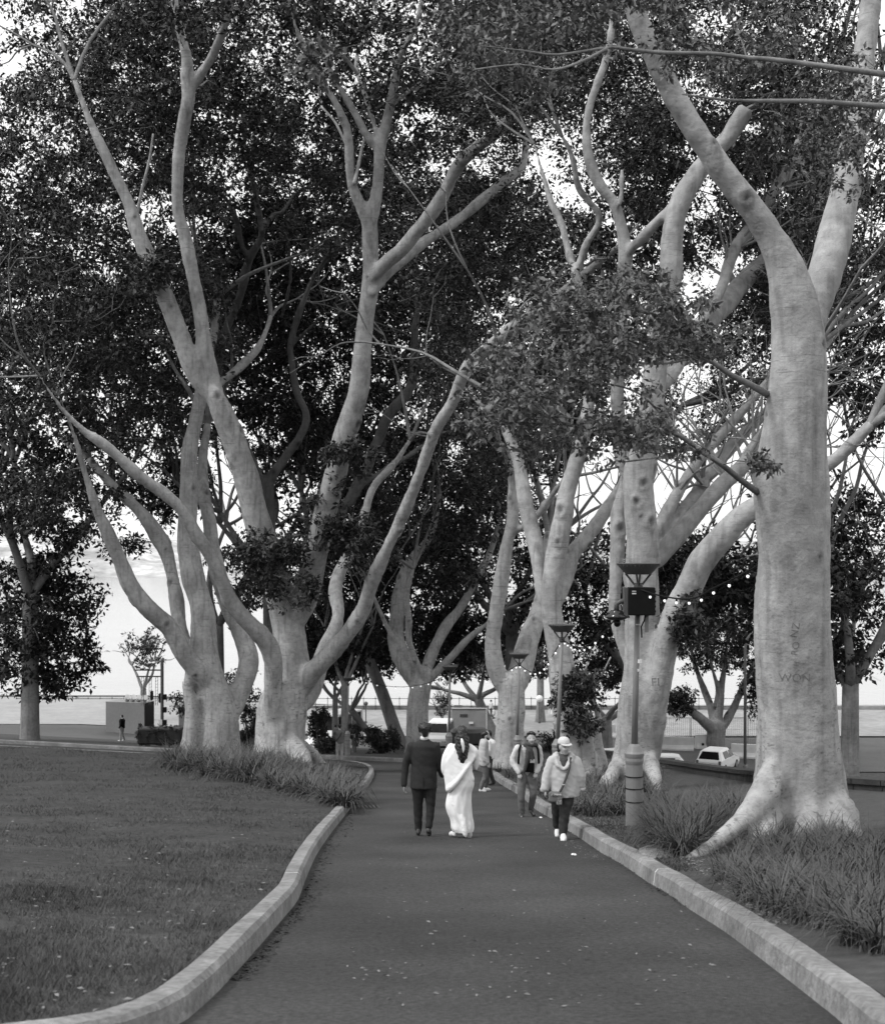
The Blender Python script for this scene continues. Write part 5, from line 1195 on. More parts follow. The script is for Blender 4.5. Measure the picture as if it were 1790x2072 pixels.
cloth('jeans', mb, M['jeans'], r, amp=.008, sc=12)
mb = MB().ball((.068, -.13, 1.555), (.086, .088, .078), 20, 12); tb(mb, (.0, -.11, 1.54, .028), (.0, -.09, 1.46, .022)); tb(mb, (.135, -.11, 1.54, .028), (.135, -.09, 1.46, .022)); tb(mb, (.05, -.05, 1.53, .075), (.055, -.04, 1.44, .06)); tb(mb, (.0, -.2, 1.60, .025), (.09, -.22, 1.61, .028), (.14, -.19, 1.585, .022))
cloth('hair', mb, M['hair'], r, vox=.011, amp=.012, sc=30)
for s_, xx in ((-1, -.155), (1, .195)): MB().tube([(xx * .8, -.13, 1.375), (xx, -.165, 1.30), (xx * 1.04, -.175, 1.2), (xx * 1.1, -.13, 1.05), (xx * 1.08, -.02, 1.0)], .022, 8).build('backpack_strap', M['blk'], r, world=False)
mb = MB().box((.02, .13, 1.16), (.28, .16, .38), 0, .05); cloth('backpack', mb, M['blk'], r, amp=.005)
shoe('shoe', r, (-.095, -.01, .045), (-.125, -.17, .035), M['shoe_d']); shoe('shoe', r, (.072, .14, .09), (.14, .0, .035), M['shoe_d'])

# --- woman in a cap and pale hooded jacket
r = person('woman in a white cap and pale hooded jacket with a patterned shoulder bag', 1140, 1699)
J = dict(neck=(-.01, 0, 1.24), shL=(-.17, 0, 1.19), shR=(.18, 0, 1.19), elL=(-.245, -.01, .95), elR=(.25, -.0, .95), wrL=(-.285, -.06, .76), wrR=(.262, .02, .76), hipL=(-.075, .02, .76), hipR=(.085, 0, .76),
         knL=(-.1, .1, .42), knR=(.01, -.06, .42), anL=(-.075, .22, .13), anR=(-.015, -.06, .09), toeL=(-.09, .12, .03), toeR=(-.02, -.24, .035))
hd = (.0, -.03, 1.385)
mb = body_base(J, hd, (.45, -1), .95); hand(mb, J['wrL'], (0, -.1, -1), (.2, -1, 0), (1, .2, 0), .92); hand(mb, J['wrR'], (-.05, 0, -1), (-.2, -1, 0), (-1, .2, 0), .92)
bo = mesh_obj('body', remeshed(mb, .0145, 1), M['skin'], r, world=False); face(bo, hd, (.45, -1), .95)
mb = MB().loft([(0, 0, 1.245, .10, .085), (0, 0, 1.215, .15, .1), (.005, 0, 1.17, .205, .12), (.01, 0, 1.02, .225, .145), (.02, 0, .86, .225, .155), (.025, 0, .72, .22, .16), (.03, 0, .645, .205, .155)], 28)
tb(mb, (-.17, 0, 1.17, .085), (*J['elL'], .083), (-.272, -.04, .83, .068), (-.285, -.058, .77, .062)); tb(mb, (.18, 0, 1.17, .085), (*J['elR'], .083), (.262, .01, .83, .068), (.264, .02, .77, .06))
tb(mb, (-.12, -.06, 1.24, .05), (-.09, .08, 1.25, .06), (.08, .09, 1.25, .06), (.12, -.05, 1.25, .05)); tb(mb, (-.12, -.07, 1.23, .035), (-.1, -.13, 1.13, .03), (-.02, -.15, 1.07, .022)); tb(mb, (.12, -.06, 1.23, .035), (.07, -.13, 1.14, .03), (.0, -.15, 1.07, .022))
jk = cloth('hooded_jacket', mb, M['jacket'], r, amp=.009, sc=14)
for xx in (-.29, .264): MB().lathe((xx, -.03 if xx < 0 else .02, .745), [(-.02, .062), (.03, .066)], 16).build('cuff', M['jacket'], jk, world=False, smooth=True)
mb = MB().loft([(-.01, -.075, 1.05, .02, .07), (-.01, -.06, 1.13, .055, .085), (-.01, -.04, 1.21, .085, .09), (-.01, -.015, 1.27, .066, .07), (-.01, -.015, 1.29, .06, .066)], 20); cloth('turtleneck', mb, M['knit'], r, vox=.012, amp=.004)
mb = MB(); tb(mb, (-.08, .02, .74, .10), (-.09, .06, .58, .092), (*J['knL'], .078), (-.09, .16, .28, .07), (-.078, .215, .16, .06)); tb(mb, (.08, 0, .74, .105), (.05, -.03, .58, .096), (*J['knR'], .082), (-.005, -.06, .26, .076), (-.015, -.06, .12, .066))
cloth('trousers', mb, M['navy'], r, amp=.012, sc=9)
mb = MB().ball((-.022, .035, 1.39), (.078, .078, .09), 18, 12); tb(mb, (-.075, .0, 1.40, .022), (-.078, .01, 1.32, .02)); tb(mb, (.06, .04, 1.38, .018), (.06, .04, 1.32, .016)); cloth('hair', mb, M['hair'], r, vox=.012, amp=.008, sc=30)
mb = MB().loft([(0, -.02, 1.435, .092, .10), (0, -.02, 1.46, .094, .102), (0, -.016, 1.50, .085, .092), (0, -.012, 1.528, .062, .068), (0, -.01, 1.54, .03, .034)], 20); cp = cloth('cap', mb, M['puffer'], r, vox=.012, amp=.003)
mb = MB(); f_ = Vector((.41, -.91, 0)); s_ = Vector((-.91, -.41, 0))
pts = []; 
for i in range(7):
    a = math.pi * i / 6; pts.append(Vector((0, -.015, 1.44)) + s_ * .085 * math.cos(a) + f_ * (.085 + .07 * math.sin(a)) - Vector((0, 0, .012 * math.sin(a))))
base = [Vector((0, -.015, 1.45)) + s_ * .09 * math.cos(math.pi * i / 6) + f_ * .06 for i in range(7)]
vs = base + pts; vs2 = [v - Vector((0, 0, .01)) for v in vs]
mb.add(vs + vs2, [(i, i + 1, i + 8, i + 7) for i in range(6)] + [(i + 15, i + 14, i + 21, i + 22) for i in range(6)] + [(i + 7, i + 8, i + 22, i + 21) for i in range(6)])
mb.build('cap_brim', M['puffer'], cp, world=False)
bg = MB(); bg.box((-.155, -.17, .665), (.17, .08, .17), -.2, .025); b_ = cloth('shoulder_bag', bg, M['midgrey'], r, vox=.012, amp=.004)
mb = MB(); mb.box((-.125, -.215, .70), (.16, .03, .05), -.2, .012); mb.box((-.085, -.21, .63), (.085, .03, .16), -.2, .012); cloth('bag_flap', mb, M['pattern'], b_, vox=.01, amp=.002)
MB().tube([(.1, -.09, 1.24), (.07, -.16, 1.1), (.02, -.185, .95), (-.03, -.185, .82), (-.075, -.18, .74)], .019, 8).build('strap', M['knit'], b_, world=False)
MB().box((-.02, -.2, .855), (.04, .012, .012), 0).build('buckle', M['offwhite'], b_, world=False)
shoe('shoe', r, (-.012, -.06, .05), (-.022, -.24, .04), M['shoe_w'], .052, .06); shoe('shoe', r, (-.075, .23, .10), (-.09, .11, .03), M['shoe_w'], .042, .04)

# --- man in a light jacket in profile and the person facing him
r = person('bearded man in a light jacket standing in profile, facing right', 980, 1602)
J = dict(neck=(.03, 0, 1.38), shL=(-.02, -.17, 1.30), shR=(-.02, .17, 1.30), elL=(-.02, -.2, .99), elR=(-.0, .2, .99), wrL=(.08, -.2, .77), wrR=(.1, .18, .76), hipL=(-.02, -.08, .78), hipR=(-.02, .08, .78),
         knL=(.02, -.09, .42), knR=(.04, .09, .42), anL=(-.1, -.1, .09), anR=(.03, .1, .09), toeL=(.02, -.1, .035), toeR=(.14, .1, .035))
hd = (.045, 0, 1.485)
mb = body_base(J, hd, (1, 0), .98); hand(mb, J['wrL'], (.4, 0, -1), (1, 0, .2), (0, 1, 0), .95); hand(mb, J['wrR'], (.3, 0, -1), (1, 0, .2), (0, -1, 0), .95)
bo = mesh_obj('body', remeshed(mb, .012, 1), M['skin'], r, world=False); face(bo, hd, (1, 0), .98)
mb = MB().loft([(.0, 0, 1.41, .08, .09), (-.01, 0, 1.35, .11, .17), (-.02, 0, 1.25, .125, .2), (-.03, 0, 1.05, .145, .2), (-.035, 0, .85, .165, .2), (-.03, 0, .70, .165, .2)], 26)
tb(mb, (*J['shL'], .08), (*J['elL'], .075), (.04, -.2, .86, .066), (.075, -.2, .79, .055)); tb(mb, (*J['shR'], .08), (*J['elR'], .075), (.06, .19, .84, .062), (.095, .18, .78, .055)); cloth('jacket', mb, M['coat'], r, amp=.012, sc=12)
mb = MB(); tb(mb, (-.02, -.08, .76, .1), (.01, -.09, .58, .088), (*J['knL'], .072), (-.06, -.1, .24, .062), (-.09, -.1, .11, .055)); tb(mb, (-.02, .08, .76, .1), (.02, .09, .58, .088), (*J['knR'], .072), (.03, .1, .12, .055)); cloth('trousers', mb, M['midgrey'], r, amp=.01, sc=12)
mb = MB().ball((.02, 0, 1.535), (.1, .085, .082), 18, 12); tb(mb, (-.03, 0, 1.52, .07), (-.03, 0, 1.45, .055)); cloth('hair', mb, M['hair'], r, vox=.012, amp=.008, sc=30)
mb = MB(); tb(mb, (.07, -.05, 1.42, .028), (.11, 0, 1.395, .035), (.07, .05, 1.42, .028)); cloth('beard', mb, M['hair'], r, vox=.011, amp=.004)
shoe('shoe', r, (-.12, -.1, .045), (.03, -.1, .035), M['shoe_w']); shoe('shoe', r, (.0, .1, .045), (.15, .1, .035), M['shoe_w'])
def plain_person(label, X, Y, h, d=None, top='midgrey', legs='navy', group='people in the distance', look=(0, 1), arms=None, lift=0.0, hairm='hair', vox=.026, stride=.12, shoes='shoe_d', squat=0.0):
    r = person(label, X, Y, lift, group, d); k = h / 1.72; r.scale = (k, k, k)
    f = Vector((look[0], look[1], 0)).normalized(); s = Vector((f.y, -f.x, 0))
    def q(a, b, z): return tuple(s * a + f * b + Vector((0, 0, z)))
    hz = .88 - squat
    J = dict(neck=q(0, 0, 1.46 - squat), shL=q(-.19, 0, 1.39 - squat), shR=q(.19, 0, 1.39 - squat), hipL=q(-.09, 0, hz), hipR=q(.09, 0, hz), knL=q(-.1, .05 + squat * .9, .47), knR=q(.1, squat * .9, .47),
             anL=q(-.1, stride * .5, .09), anR=q(.1, -stride, .09), toeL=q(-.1, stride * .5 + .17, .035), toeR=q(.1, -stride + .17, .035), elL=q(-.25, -.02, 1.1 - squat), elR=q(.25, -.02, 1.1 - squat), wrL=q(-.25, .1, .86 - squat), wrR=q(.25, .1, .86 - squat))
    if arms: J.update({k_: q(*v) for k_, v in arms.items()})
    hd = q(0, .02, 1.61 - squat)
    mb = body_base(J, hd, tuple(f)[:2])
    for e in 'LR':
        w_, l_ = Vector(J['wr' + e]), Vector(J['el' + e]); hand(mb, w_, (w_ - l_), f, -s if e == 'R' else s)
    bo = mesh_obj('body', remeshed(mb, vox, 1), M['skin'], r, world=False)
    if f.y < .3: face(bo, hd, tuple(f)[:2])
    mb = MB().loft([(0, 0, 1.47 - squat, .075, .07), (0, 0, 1.42 - squat, .16, .11), (0, 0, 1.34 - squat, .205, .15), (0, 0, 1.1 - squat, .185, .15), (0, 0, .84 - squat, .19, .155)], 22)
    for e in 'LR': tb(mb, (*J['sh' + e], .075), (*J['el' + e], .064), (*(Vector(J['wr' + e]) * .92 + Vector(J['el' + e]) * .08), .052))
    cloth('top', mb, M[top], r, vox=vox, amp=.01, sc=9)
    mb = MB()
    for e in 'LR': tb(mb, (*J['hip' + e], .105), (*J['kn' + e], .078), (*J['an' + e], .06))
    cloth('trousers', mb, M[legs], r, vox=vox, amp=.008, sc=9)
    mb = MB().ball(Vector(hd) + Vector((0, 0, .045)) - f * .015, (.092, .092, .085), 14, 10); tb(mb, (*(Vector(hd) - f * .05 + Vector((0, 0, .03))), .065), (*(Vector(hd) - f * .05 - Vector((0, 0, .04))), .05)); cloth('hair', mb, M[hairm], r, vox=vox * .8, amp=.006, sc=25)
    for e in 'LR': shoe('shoe', r, tuple(Vector(J['an' + e]) - Vector((0, 0, .045))), J['toe' + e], M[shoes])
    return r
plain_person('person in a white printed shirt half hidden behind the bearded man', 990, 1590, 1.62, top='shoe_w', legs='navy', look=(-1, .2), group='people walking on the path')
# --- man taking a photograph
r = plain_person('man in a grey hoodie and pale jeans holding up a phone at the bend', 687, 1541, 1.75, top='midgrey', legs='jeans_pale', look=(-.35, 1), group='people walking on the path', shoes='shoe_w', stride=.04,
                 arms=dict(elL=(-.2, .22, 1.28), wrL=(-.12, .42, 1.45), elR=(.18, .24, 1.26), wrR=(.0, .42, 1.45)))
MB().box((-.22, .42, 1.56), (.09, .012, .16), .3, .003).build('phone', M['black'], r, world=False)
MB().tube([(.12, .06, 1.44), (.1, -.14, 1.34), (-.02, -.17, 1.12), (-.16, -.14, .97), (-.22, -.04, .93)], .016, 7).build('bag_strap', M['blk'], r, world=False)
mb = MB().box((-.27, -.02, .84), (.18, .12, .22), 0, .03); cloth('shoulder_bag', mb, M['blk'], r, vox=.016)
# --- figures by the water and at the edges
plain_person('far person in dark clothes holding a ball by the quay railing', 968, 1448, 1.7, d=128, top='navy', legs='navy', look=(-1, -.2), arms=dict(elL=(-.2, .2, 1.15), wrL=(-.12, .36, 1.2)))
plain_person('far person in a pale top and dark shorts by the railing', 993, 1452, 1.65, d=127, top='offwhite', legs='navy', look=(1, .3), shoes='shoe_w')
plain_person('far person crouching on the quay grass near the railing', 999, 1455, 1.3, d=125, top='offwhite', legs='midgrey', look=(-1, 0), squat=.36)
plain_person('far person in black top and white trousers seen from behind', 1113, 1447, 1.72, d=129, top='blk', legs='dress', look=(.1, 1), shoes='shoe_w', arms=dict(elL=(-.26, .1, 1.15), wrL=(-.12, .25, 1.25), elR=(.26, .1, 1.15), wrR=(.12, .25, 1.25)))
plain_person('person with dark hair crossing behind the low shrub near the tall white van', 654, 1512, 1.7, d=88, top='jacket', legs='navy', look=(1, .2))
plain_person('passer-by in black at the far left edge by the boxes', 247, 1500, 1.72, d=88, top='blk', legs='jeans_pale', look=(-1, .2), shoes='shoe_w')
# ------------------------------------------------------------------ vehicles
def vehicle(label, X, d, heading, L, W, H, kind, paint='white', cat='car', zlift=0.0):
    """heading in degrees, 0 = nose towards +X, 90 = away from the camera"""
    x = d * (X - CX) / F; z = float(land(x, d)) + .07 + zlift
    t = thing('parked_' + ('van' if cat == 'van' else 'car'), label, cat, (x, d, z), 'vehicles on the quay road'); t.rotation_euler = (0, 0, math.radians(heading))
    hw = W / 2; hl = L / 2; gc = .22
    if kind == 'van':   st = [(-hl, .75, H * .97, .93), (-hl + .1, .8, H, .9), (hl * .35, .85, H, .9), (hl * .66, .98, H * .62, .9), (hl * .72, 1.0, 1.12, .96), (hl * .95, .95, .95, .9), (hl, .7, .75, .8)]
    elif kind == 'mpv': st = [(-hl, .8, H * .9, .9), (-hl + .15, .9, H, .86), (hl * .2, .95, H, .86), (hl * .55, 1.0, H * .66, .9), (hl * .62, 1.02, 1.10, .95), (hl * .92, .92, .93, .9), (hl, .6, .66, .84)]
    else:               st = [(-hl, .72, .86, .9), (-hl + .06, .95, 1.0, .92), (-hl + .5, .98, H * .97, .76), (-hl + .9, .98, H, .74), (hl * .05, .98, H, .74), (hl * .42, .97, 1.0, .9), (hl * .9, .78, .8, .88), (hl, .5, .56, .82)]
    mb = MB(); rings = []
    for (sx, belt, roof, tw) in st:
        wr = hw * tw if roof > belt + .2 else hw * .95 * min(1, tw + .05)
        e = .97 if abs(sx) > hl * .97 else 1
        q = [(sx, -hw * .92 * e, gc), (sx, -hw * e, .5), (sx, -hw * e, min(belt, roof)), (sx, -wr * e, roof - .05), (sx, -wr * .86, roof), (sx, wr * .86, roof), (sx, wr * e, roof - .05), (sx, hw * e, min(belt, roof)), (sx, hw * e, .5), (sx, hw * .92 * e, gc)]
        rings.append(q)
    n = 10
    for q in rings: mb.v += q
    for i in range(len(rings) - 1):
        for j in range(n): a = i * n + j; b = i * n + (j + 1) % n; mb.f.append((a, b, b + n, a + n))
    mb.f.append(tuple(range(n - 1, -1, -1))); mb.f.append(tuple(range((len(rings) - 1) * n, len(rings) * n)))
    mb.build('body', M[paint], t, world=False)
    def panel(nm, pts, m):
        mb = MB(); mb.add(pts, [tuple(range(len(pts)))]); nrm = (Vector(pts[1]) - Vector(pts[0])).cross(Vector(pts[2]) - Vector(pts[0])).normalized()
        c_ = sum((Vector(p) for p in pts), Vector()) / len(pts)
        if nrm.dot(c_ - Vector((0, 0, .8))) < 0: nrm = -nrm
        lo = [tuple(Vector(p) + nrm * .012) for p in pts]; mb = MB(); k = len(pts)
        mb.add(lo + [tuple(Vector(p) - nrm * .03) for p in pts], [tuple(range(k)), tuple(range(2 * k - 1, k - 1, -1))] + [(i, (i + 1) % k, k + (i + 1) % k, k + i) for i in range(k)])
        return mb.build(nm, m, t, world=False)
    # windscreen between the roof front and the bonnet rear
    rf = max(range(len(st)), key=lambda i: (st[i][2] >= H * .99, i)); a_, b_ = st[rf], st[rf + 1]
    if kind != 'hatch': b_ = st[rf + 1]
    lerp = lambda u: (a_[0] + (b_[0] - a_[0]) * u, a_[2] + (b_[2] - a_[2]) * u)
    (x0, z0), (x1, z1) = lerp(.12), lerp(.98 if kind == 'hatch' else 1.0)
    w0, w1 = hw * a_[3] * .84, hw * .86
    panel('windscreen', [(x0, -w0, z0), (x0, w0, z0), (x1, w1, z1), (x1, -w1, z1)], M['glass'])
    rr = min(i for i in range(len(st)) if st[i][2] >= H * .96); 
    if kind == 'hatch': p0, p1 = st[1], st[2]; e0 = (p0[0] + (p1[0] - p0[0]) * .08, p0[2] + (p1[2] - p0[2]) * .08); e1 = (p0[0] + (p1[0] - p0[0]) * .9, p0[2] + (p1[2] - p0[2]) * .9); panel('rear_window', [(e0[0], -hw * .78, e0[1]), (e0[0], hw * .78, e0[1]), (e1[0], hw * .6, e1[1]), (e1[0], -hw * .6, e1[1])], M['glass'])
    else: panel('rear_window', [(-hl - .004, -hw * .7, .95), (-hl - .004, hw * .7, .95), (-hl - .004, hw * .66, H * .84), (-hl - .004, -hw * .66, H * .84)], M['glass'])
    belt = .98; xs = (-hl + .75, -hl * .1, hl * .3) if kind == 'hatch' else (-hl + .3, -hl * .35, hl * .05, hl * .42)
    for s_ in (-1, 1):
        for u0, u1 in zip(xs, xs[1:]):
            zt = H - .14; w_t = hw * (.76 if kind == 'hatch' else .90) + .012; w_b = hw + .004
            panel('side_window', [(u0 + .05, s_ * w_b * .995, belt + .06), (u1 - .05, s_ * w_b * .995, belt + .06), (u1 - .12, s_ * (w_t + .015), zt), (u0 + .1, s_ * (w_t + .015), zt)], M['glass'])
        for wx in (-hl * .6, hl * .62):
            wh = MB().tube([(wx, s_ * (hw - .2), .33), (wx, s_ * (hw + .012), .33)], .33, 18).build('wheel', M['rubber'], t, world=False)
            MB().tube([(wx, s_ * (hw - .02), .33), (wx, s_ * (hw + .02), .33)], .2, 12).build('rim', M['silver'], wh, world=False)
        MB().box((hl * .955, s_ * hw * .68, .72), (.16, hw * .42, .15), 0, .04).build('headlight', M['silver'], t, world=False)
        MB().box((-hl - .005, s_ * hw * .84, .86), (.06, .16, .26), 0, .02).build('tail_light', M['midgrey'], t, world=False)
        MB().box((x1 - .12, s_ * (hw + .1), 1.06), (.1, .18, .14), 0, .04).build('mirror', M[paint], t, world=False)
    MB().box((hl * .985, 0, .66), (.08, hw * .8, .10), 0, .02).build('grille', M['black'], t, world=False)
    MB().box((hl - .02, 0, .34), (.12, hw * 1.7, .2), 0, .04).build('bumper', M['black'] if kind != 'van' else M['dark_steel'], t, world=False)
    MB().box((hl + .035, 0, .48), (.02, .42, .11)).build('number_plate', M['offwhite'], t, world=False)
    MB().box((-hl - .02, 0, .42), (.1, hw * 1.8, .24), 0, .04).build('rear_bumper', M['dark_steel'], t, world=False)
    return t
vehicle('white people carrier facing the camera beyond the bend', 888, 105, -97, 4.9, 1.9, 1.95, 'mpv', cat='van')
vehicle('tall white van behind the slim trees at the bend', 676, 99, -112, 5.9, 2.0, 2.65, 'van', cat='van')
vehicle('white car glimpsed between the hollow-rooted fig and the tall fig', 1222, 92, 200, 4.5, 1.85, 1.65, 'hatch', zlift=0)
vehicle('white car mostly hidden behind the trunk of the tall fig', 1322, 91, 175, 4.4, 1.8, 1.5, 'hatch')
vehicle('white hatchback with a broad black rear window beyond the low wall', 1452, 93.5, 62, 4.4, 1.85, 1.62, 'hatch')

# covered trailer and grey hoarding
x = 105 * (948 - CX) / F; z = float(land(x, 101)) + .07
t = thing('covered_trailer', 'dark tarpaulin-covered trailer behind the woman in white', 'trailer', (x, 101, z))
mb = MB(); mb.loft([(x, 101, z + .45, 1.42, .95), (x, 101, z + .5, 1.5, 1.0), (x, 101, z + 1.25, 1.5, 1.0), (x, 101.1, z + 1.5, 1.2, .8), (x, 101.1, z + 1.53, .9, .5)], 26); me_o = mb.build('tarpaulin', M['dark_steel'], t)
MB().box((x, 101, z + .4), (2.9, 1.7, .14)).build('chassis', M['black'], t)
for s_ in (-1, 1):
    wh = MB().tube([(x + s_ * .9, 99.98, z + .32), (x + s_ * .9, 100.2, z + .32)], .32, 16).build('wheel', M['rubber'], t); MB().tube([(x + s_ * .9, 99.95, z + .32), (x + s_ * .9, 100.0, z + .32)], .18, 10).build('rim', M['silver'], wh)
x = 109 * (948 - CX) / F; z = float(land(x, 109)) + .07
t = thing('hoarding_panel', 'grey hoarding with a white top edge behind the covered trailer', 'panel', (x, 109, z))
MB().box((x, 109, z + 1.4), (2.75, .08, 2.5)).build('board', M['paving'], t); MB().box((x, 108.95, z + 2.68), (2.8, .1, .06)).build('top_rail', M['white'], t)
MB().box((x + 1.43, 108.95, z + 1.4), (.07, .1, 2.6)).build('side_rail', M['white'], t); MB().box((x - .4, 108.94, z + 2.1), (.6, .02, .22)).build('print', M['dark_steel'], t); MB().box((x + .2, 108.9, z + 1.5), (.35, .06, .2), 0, .04).build('notice', M['white'], t)

# concrete barriers
def barrier(label, X, Yb, d, L, H, rz, holes=False):
    x = d * (X - CX) / F; z = float(land(x, d)) + .07
    t = thing('road_barrier', label, 'barrier', (x, d, z), 'pale barriers along the road'); t.rotation_euler = (0, 0, rz)
    q = [(-.3, 0), (-.3, .12), (-.14, .4), (-.1, H), (.1, H), (.14, .4), (.3, .12), (.3, 0)]; mb = MB(); n = len(q)
    for sx in (-L / 2, L / 2): mb.v += [(sx, a, b) for a, b in q]
    for j in range(n): mb.f.append((j, (j + 1) % n, n + (j + 1) % n, n + j))
    mb.f += [tuple(range(n)), tuple(range(2 * n - 1, n - 1, -1))]; mb.build('block', M['offwhite'], t, world=False)
    MB().box((0, 0, H + .004), (L * .96, .12, .02)).build('top_edge', M['white'], t, world=False)
    for k in (-.22, .22) if holes else (): MB().box((k * L * .5 - L * .15, -.26, .34), (.16, .12, .16)).build('lifting_slot', M['black'], t, world=False)
barrier('long pale barrier just right of the tall fig', 1368, 1515, 103, 2.6, 1.0, -.18)
barrier('short pale barrier with two dark slots left of the round-headed tree', 1432, 1512, 104, 2.0, 1.05, .2, True)
barrier('pale barrier right of the round-headed tree behind the street light', 1520, 1530, 99, 2.9, 1.0, -.25)
barrier('pale barrier in the gap behind the hollow-rooted fig', 1218, 1478, 112, 2.2, 1.1, .1)
# wire fence panels behind the barriers
for i, X in enumerate((1368, 1425, 1482, 1540)):
    d = 108; x = d * (X - CX) / F; z = float(land(x, d)) + .07
    t = thing('fence_panel', ['mesh fence panel beside the tall fig trunk', 'mesh fence panel left of the round-headed tree trunk', 'mesh fence panel right of the round-headed tree trunk', 'mesh fence panel behind the nearest fig'][i], 'fence', (x, d, z), 'wire fence panels round the quay grass')
    MB().tube([(x - 1.08, d, z), (x - 1.08, d, z + 2.0), (x + 1.08, d, z + 2.0), (x + 1.08, d, z)], .025, 6).build('frame', M['grey_paint'], t)
    w = MB()
    for k in range(14): w.tube([(x - 1.05 + k * .16, d, z + .1), (x - 1.05 + k * .16, d, z + 2)], .008, 4)
    for k in range(5): w.tube([(x - 1.05, d, z + .15 + k * .45), (x + 1.05, d, z + .15 + k * .45)], .007, 4)
    tag(w.build('wire_mesh', M['grey_paint'], t), kind='stuff')

# ------------------------------------------------------------------ quay railing, lamps, bin, pillars, street light
z = -14.3
t = thing('quay_railing', 'iron railing with ball-jointed posts along the water', 'railing', (0, 134, z))
for k in range(62):
    xx = -42 + k * 1.18
    p = MB().lathe((xx, 134, z), [(0, .05), (.1, .035), (.55, .03), (1.1, .03), (1.3, .02)], 8).build('post', M['dark_steel'], t)
    for hh in (.35, 1.1): MB().ball((xx, 134, z + hh), .075, 8, 6).build('knuckle', M['dark_steel'], p)
for hh in (.35, 1.1): MB().tube([(-42, 134, z + hh), (31, 134, z + hh)], .03, 6).build('rail', M['dark_steel'], t)
mb = MB(); mb.box((0, 134.6, z - .1), (140, 1.0, .9)); tag(mb.build('quay_edge', M['turf_far']), kind='structure')
def globe_lamp(label, X, Yg, Yb, r, m='globe'):
    d = 123; p = P(X, Yg, d); z0 = float(land(p.x, d)) + .05
    t = thing('globe_lamp', label, 'lamp', (p.x, d, z0), 'globe lamps on the quay')
    MB().ball(p, r, 18, 12).build('globe', M[m], t, smooth=True); MB().lathe((p.x, d, z0), [(0, .12), (.25, .1), (.3, .055), (p.z - z0 - r, .05), (p.z - z0 - r + .02, .12), (p.z - z0 - r * .85, .12)], 10).build('post', M['dark_steel'], t)
globe_lamp('white globe lamp in front of the thick pine trunk', 1091, 1414, 1462, .32)
globe_lamp('dark globe lamp standing between the leaning tree and the slim trees', 740, 1424, 1450, .2, 'dark_steel')
globe_lamp('dark globe lamp right of the white people carrier', 911, 1413, 1455, .17, 'dark_steel')
d = 124; x = d * (1093 - CX) / F; zz = float(land(x, d))
t = thing('pine_tree', 'thick straight pine trunk with a flared foot on the quay grass', 'tree', (x, d, zz))
o = MB().lathe((x, d, zz), [(-.2, .52), (.1, .5), (.8, .42), (2, .34), (6, .28), (14, .2), (22, .08)], 16).build('trunk', M['bark_dark'], t, smooth=True); o.data.attributes.new('scar', 'FLOAT', 'POINT')
for k in range(10):
    a = k * 2.4; hh = 4.3 + k * 1.7; ln = 3.4 - k * .22
    MB().tube([(x, d, zz + hh), (x + math.cos(a) * ln * .5, d + math.sin(a) * ln * .5, zz + hh - .1), (x + math.cos(a) * ln, d + math.sin(a) * ln, zz + hh + .35)], [.06, .045, .02], 6).build('branch', M['bark_dark'], t)
C = np.array([(x + math.cos(k * 2.4) * u * (3.4 - k * .22), d + math.sin(k * 2.4) * u * (3.4 - k * .22), zz + 4.4 + k * 1.7 + u * .3) for k in range(10) for u in (.4, .65, .9)]); V, Fq = leaves(C, np.full(len(C), .7), 110, .2); mesh_np('crown', V, Fq, M['leaf_dark'], t)
d = 125; p = P(927, 1454, d); t = thing('slatted_bin', 'square slatted bin on the quay grass beside the fourth lamp', 'bin', p)
MB().box(p + Vector((0, 0, .6)), (.66, .66, 1.1)).build('liner', M['black'], t); MB().box(p + Vector((0, 0, .06)), (.8, .8, .1)).build('plinth', M['black'], t)
for k in range(8):
    for s_ in (-1, 1):
        MB().box(p + Vector((-.35 + k * .1, s_ * .36, .62)), (.07, .03, 1.14)).build('slat', M['grey_paint'], t); MB().box(p + Vector((s_ * .39, -.33 + k * .095, .62)), (.03, .07, 1.14)).build('slat', M['grey_paint'], t)
for i, (X, Yt, w, d) in enumerate(((1128, 1463, .62, 78), (1112, 1476, .5, 80), (1146, 1477, .55, 79))):
    p = P(X, Yt, d); zg = float(prof(d))
    t = thing('stone_pillar', ['tallest white-capped dark pillar above the stooping woman', 'white-capped dark pillar left of the tallest one', 'white-capped dark pillar right of the tallest one'][i], 'pillar', (p.x, d, zg), 'white-capped pillars')
    hh = p.z - zg
    MB().box((p.x, d, zg + (hh - .5) / 2), (w * .8, .5, hh - .5), 0, .02).build('shaft', M['wall'], t); MB().box((p.x, d, zg + hh - .43), (w * 1.15, .62, .12), 0, .03).build('cap', M['white'], t)
    if i == 0: MB().box((p.x, d, zg + hh - .22), (w * .6, .4, .3), 0, .02).build('neck', M['wall'], t); MB().box((p.x, d, zg + hh - .03), (w * .9, .5, .09), 0, .02).build('finial', M['white'], t)
d = 90; x = d * (1507 - CX) / F; zg = -13.7; top = P(1508, 1310, d).z
t = thing('street_light', 'slender street light with a curved arm right of the hatchback', 'street light', (x, d, zg))
MB().tube([(x, d, zg), (x, d, top), (x + .12, d, top + .55), (x + .5, d, top + 1.0), (x + 1.3, d, top + 1.25), (x + 2.0, d, top + 1.3)], [.11, .085, .08, .075, .065, .06], 10).build('pole', M['grey_paint'], t, smooth=True)
MB().box((x + 2.3, d, top + 1.28), (.7, .26, .12), 0, .04).build('lantern', M['grey_paint'], t); MB().lathe((x, d, zg), [(0, .2), (.9, .16), (1, .11)], 12).build('base', M['grey_paint'], t)

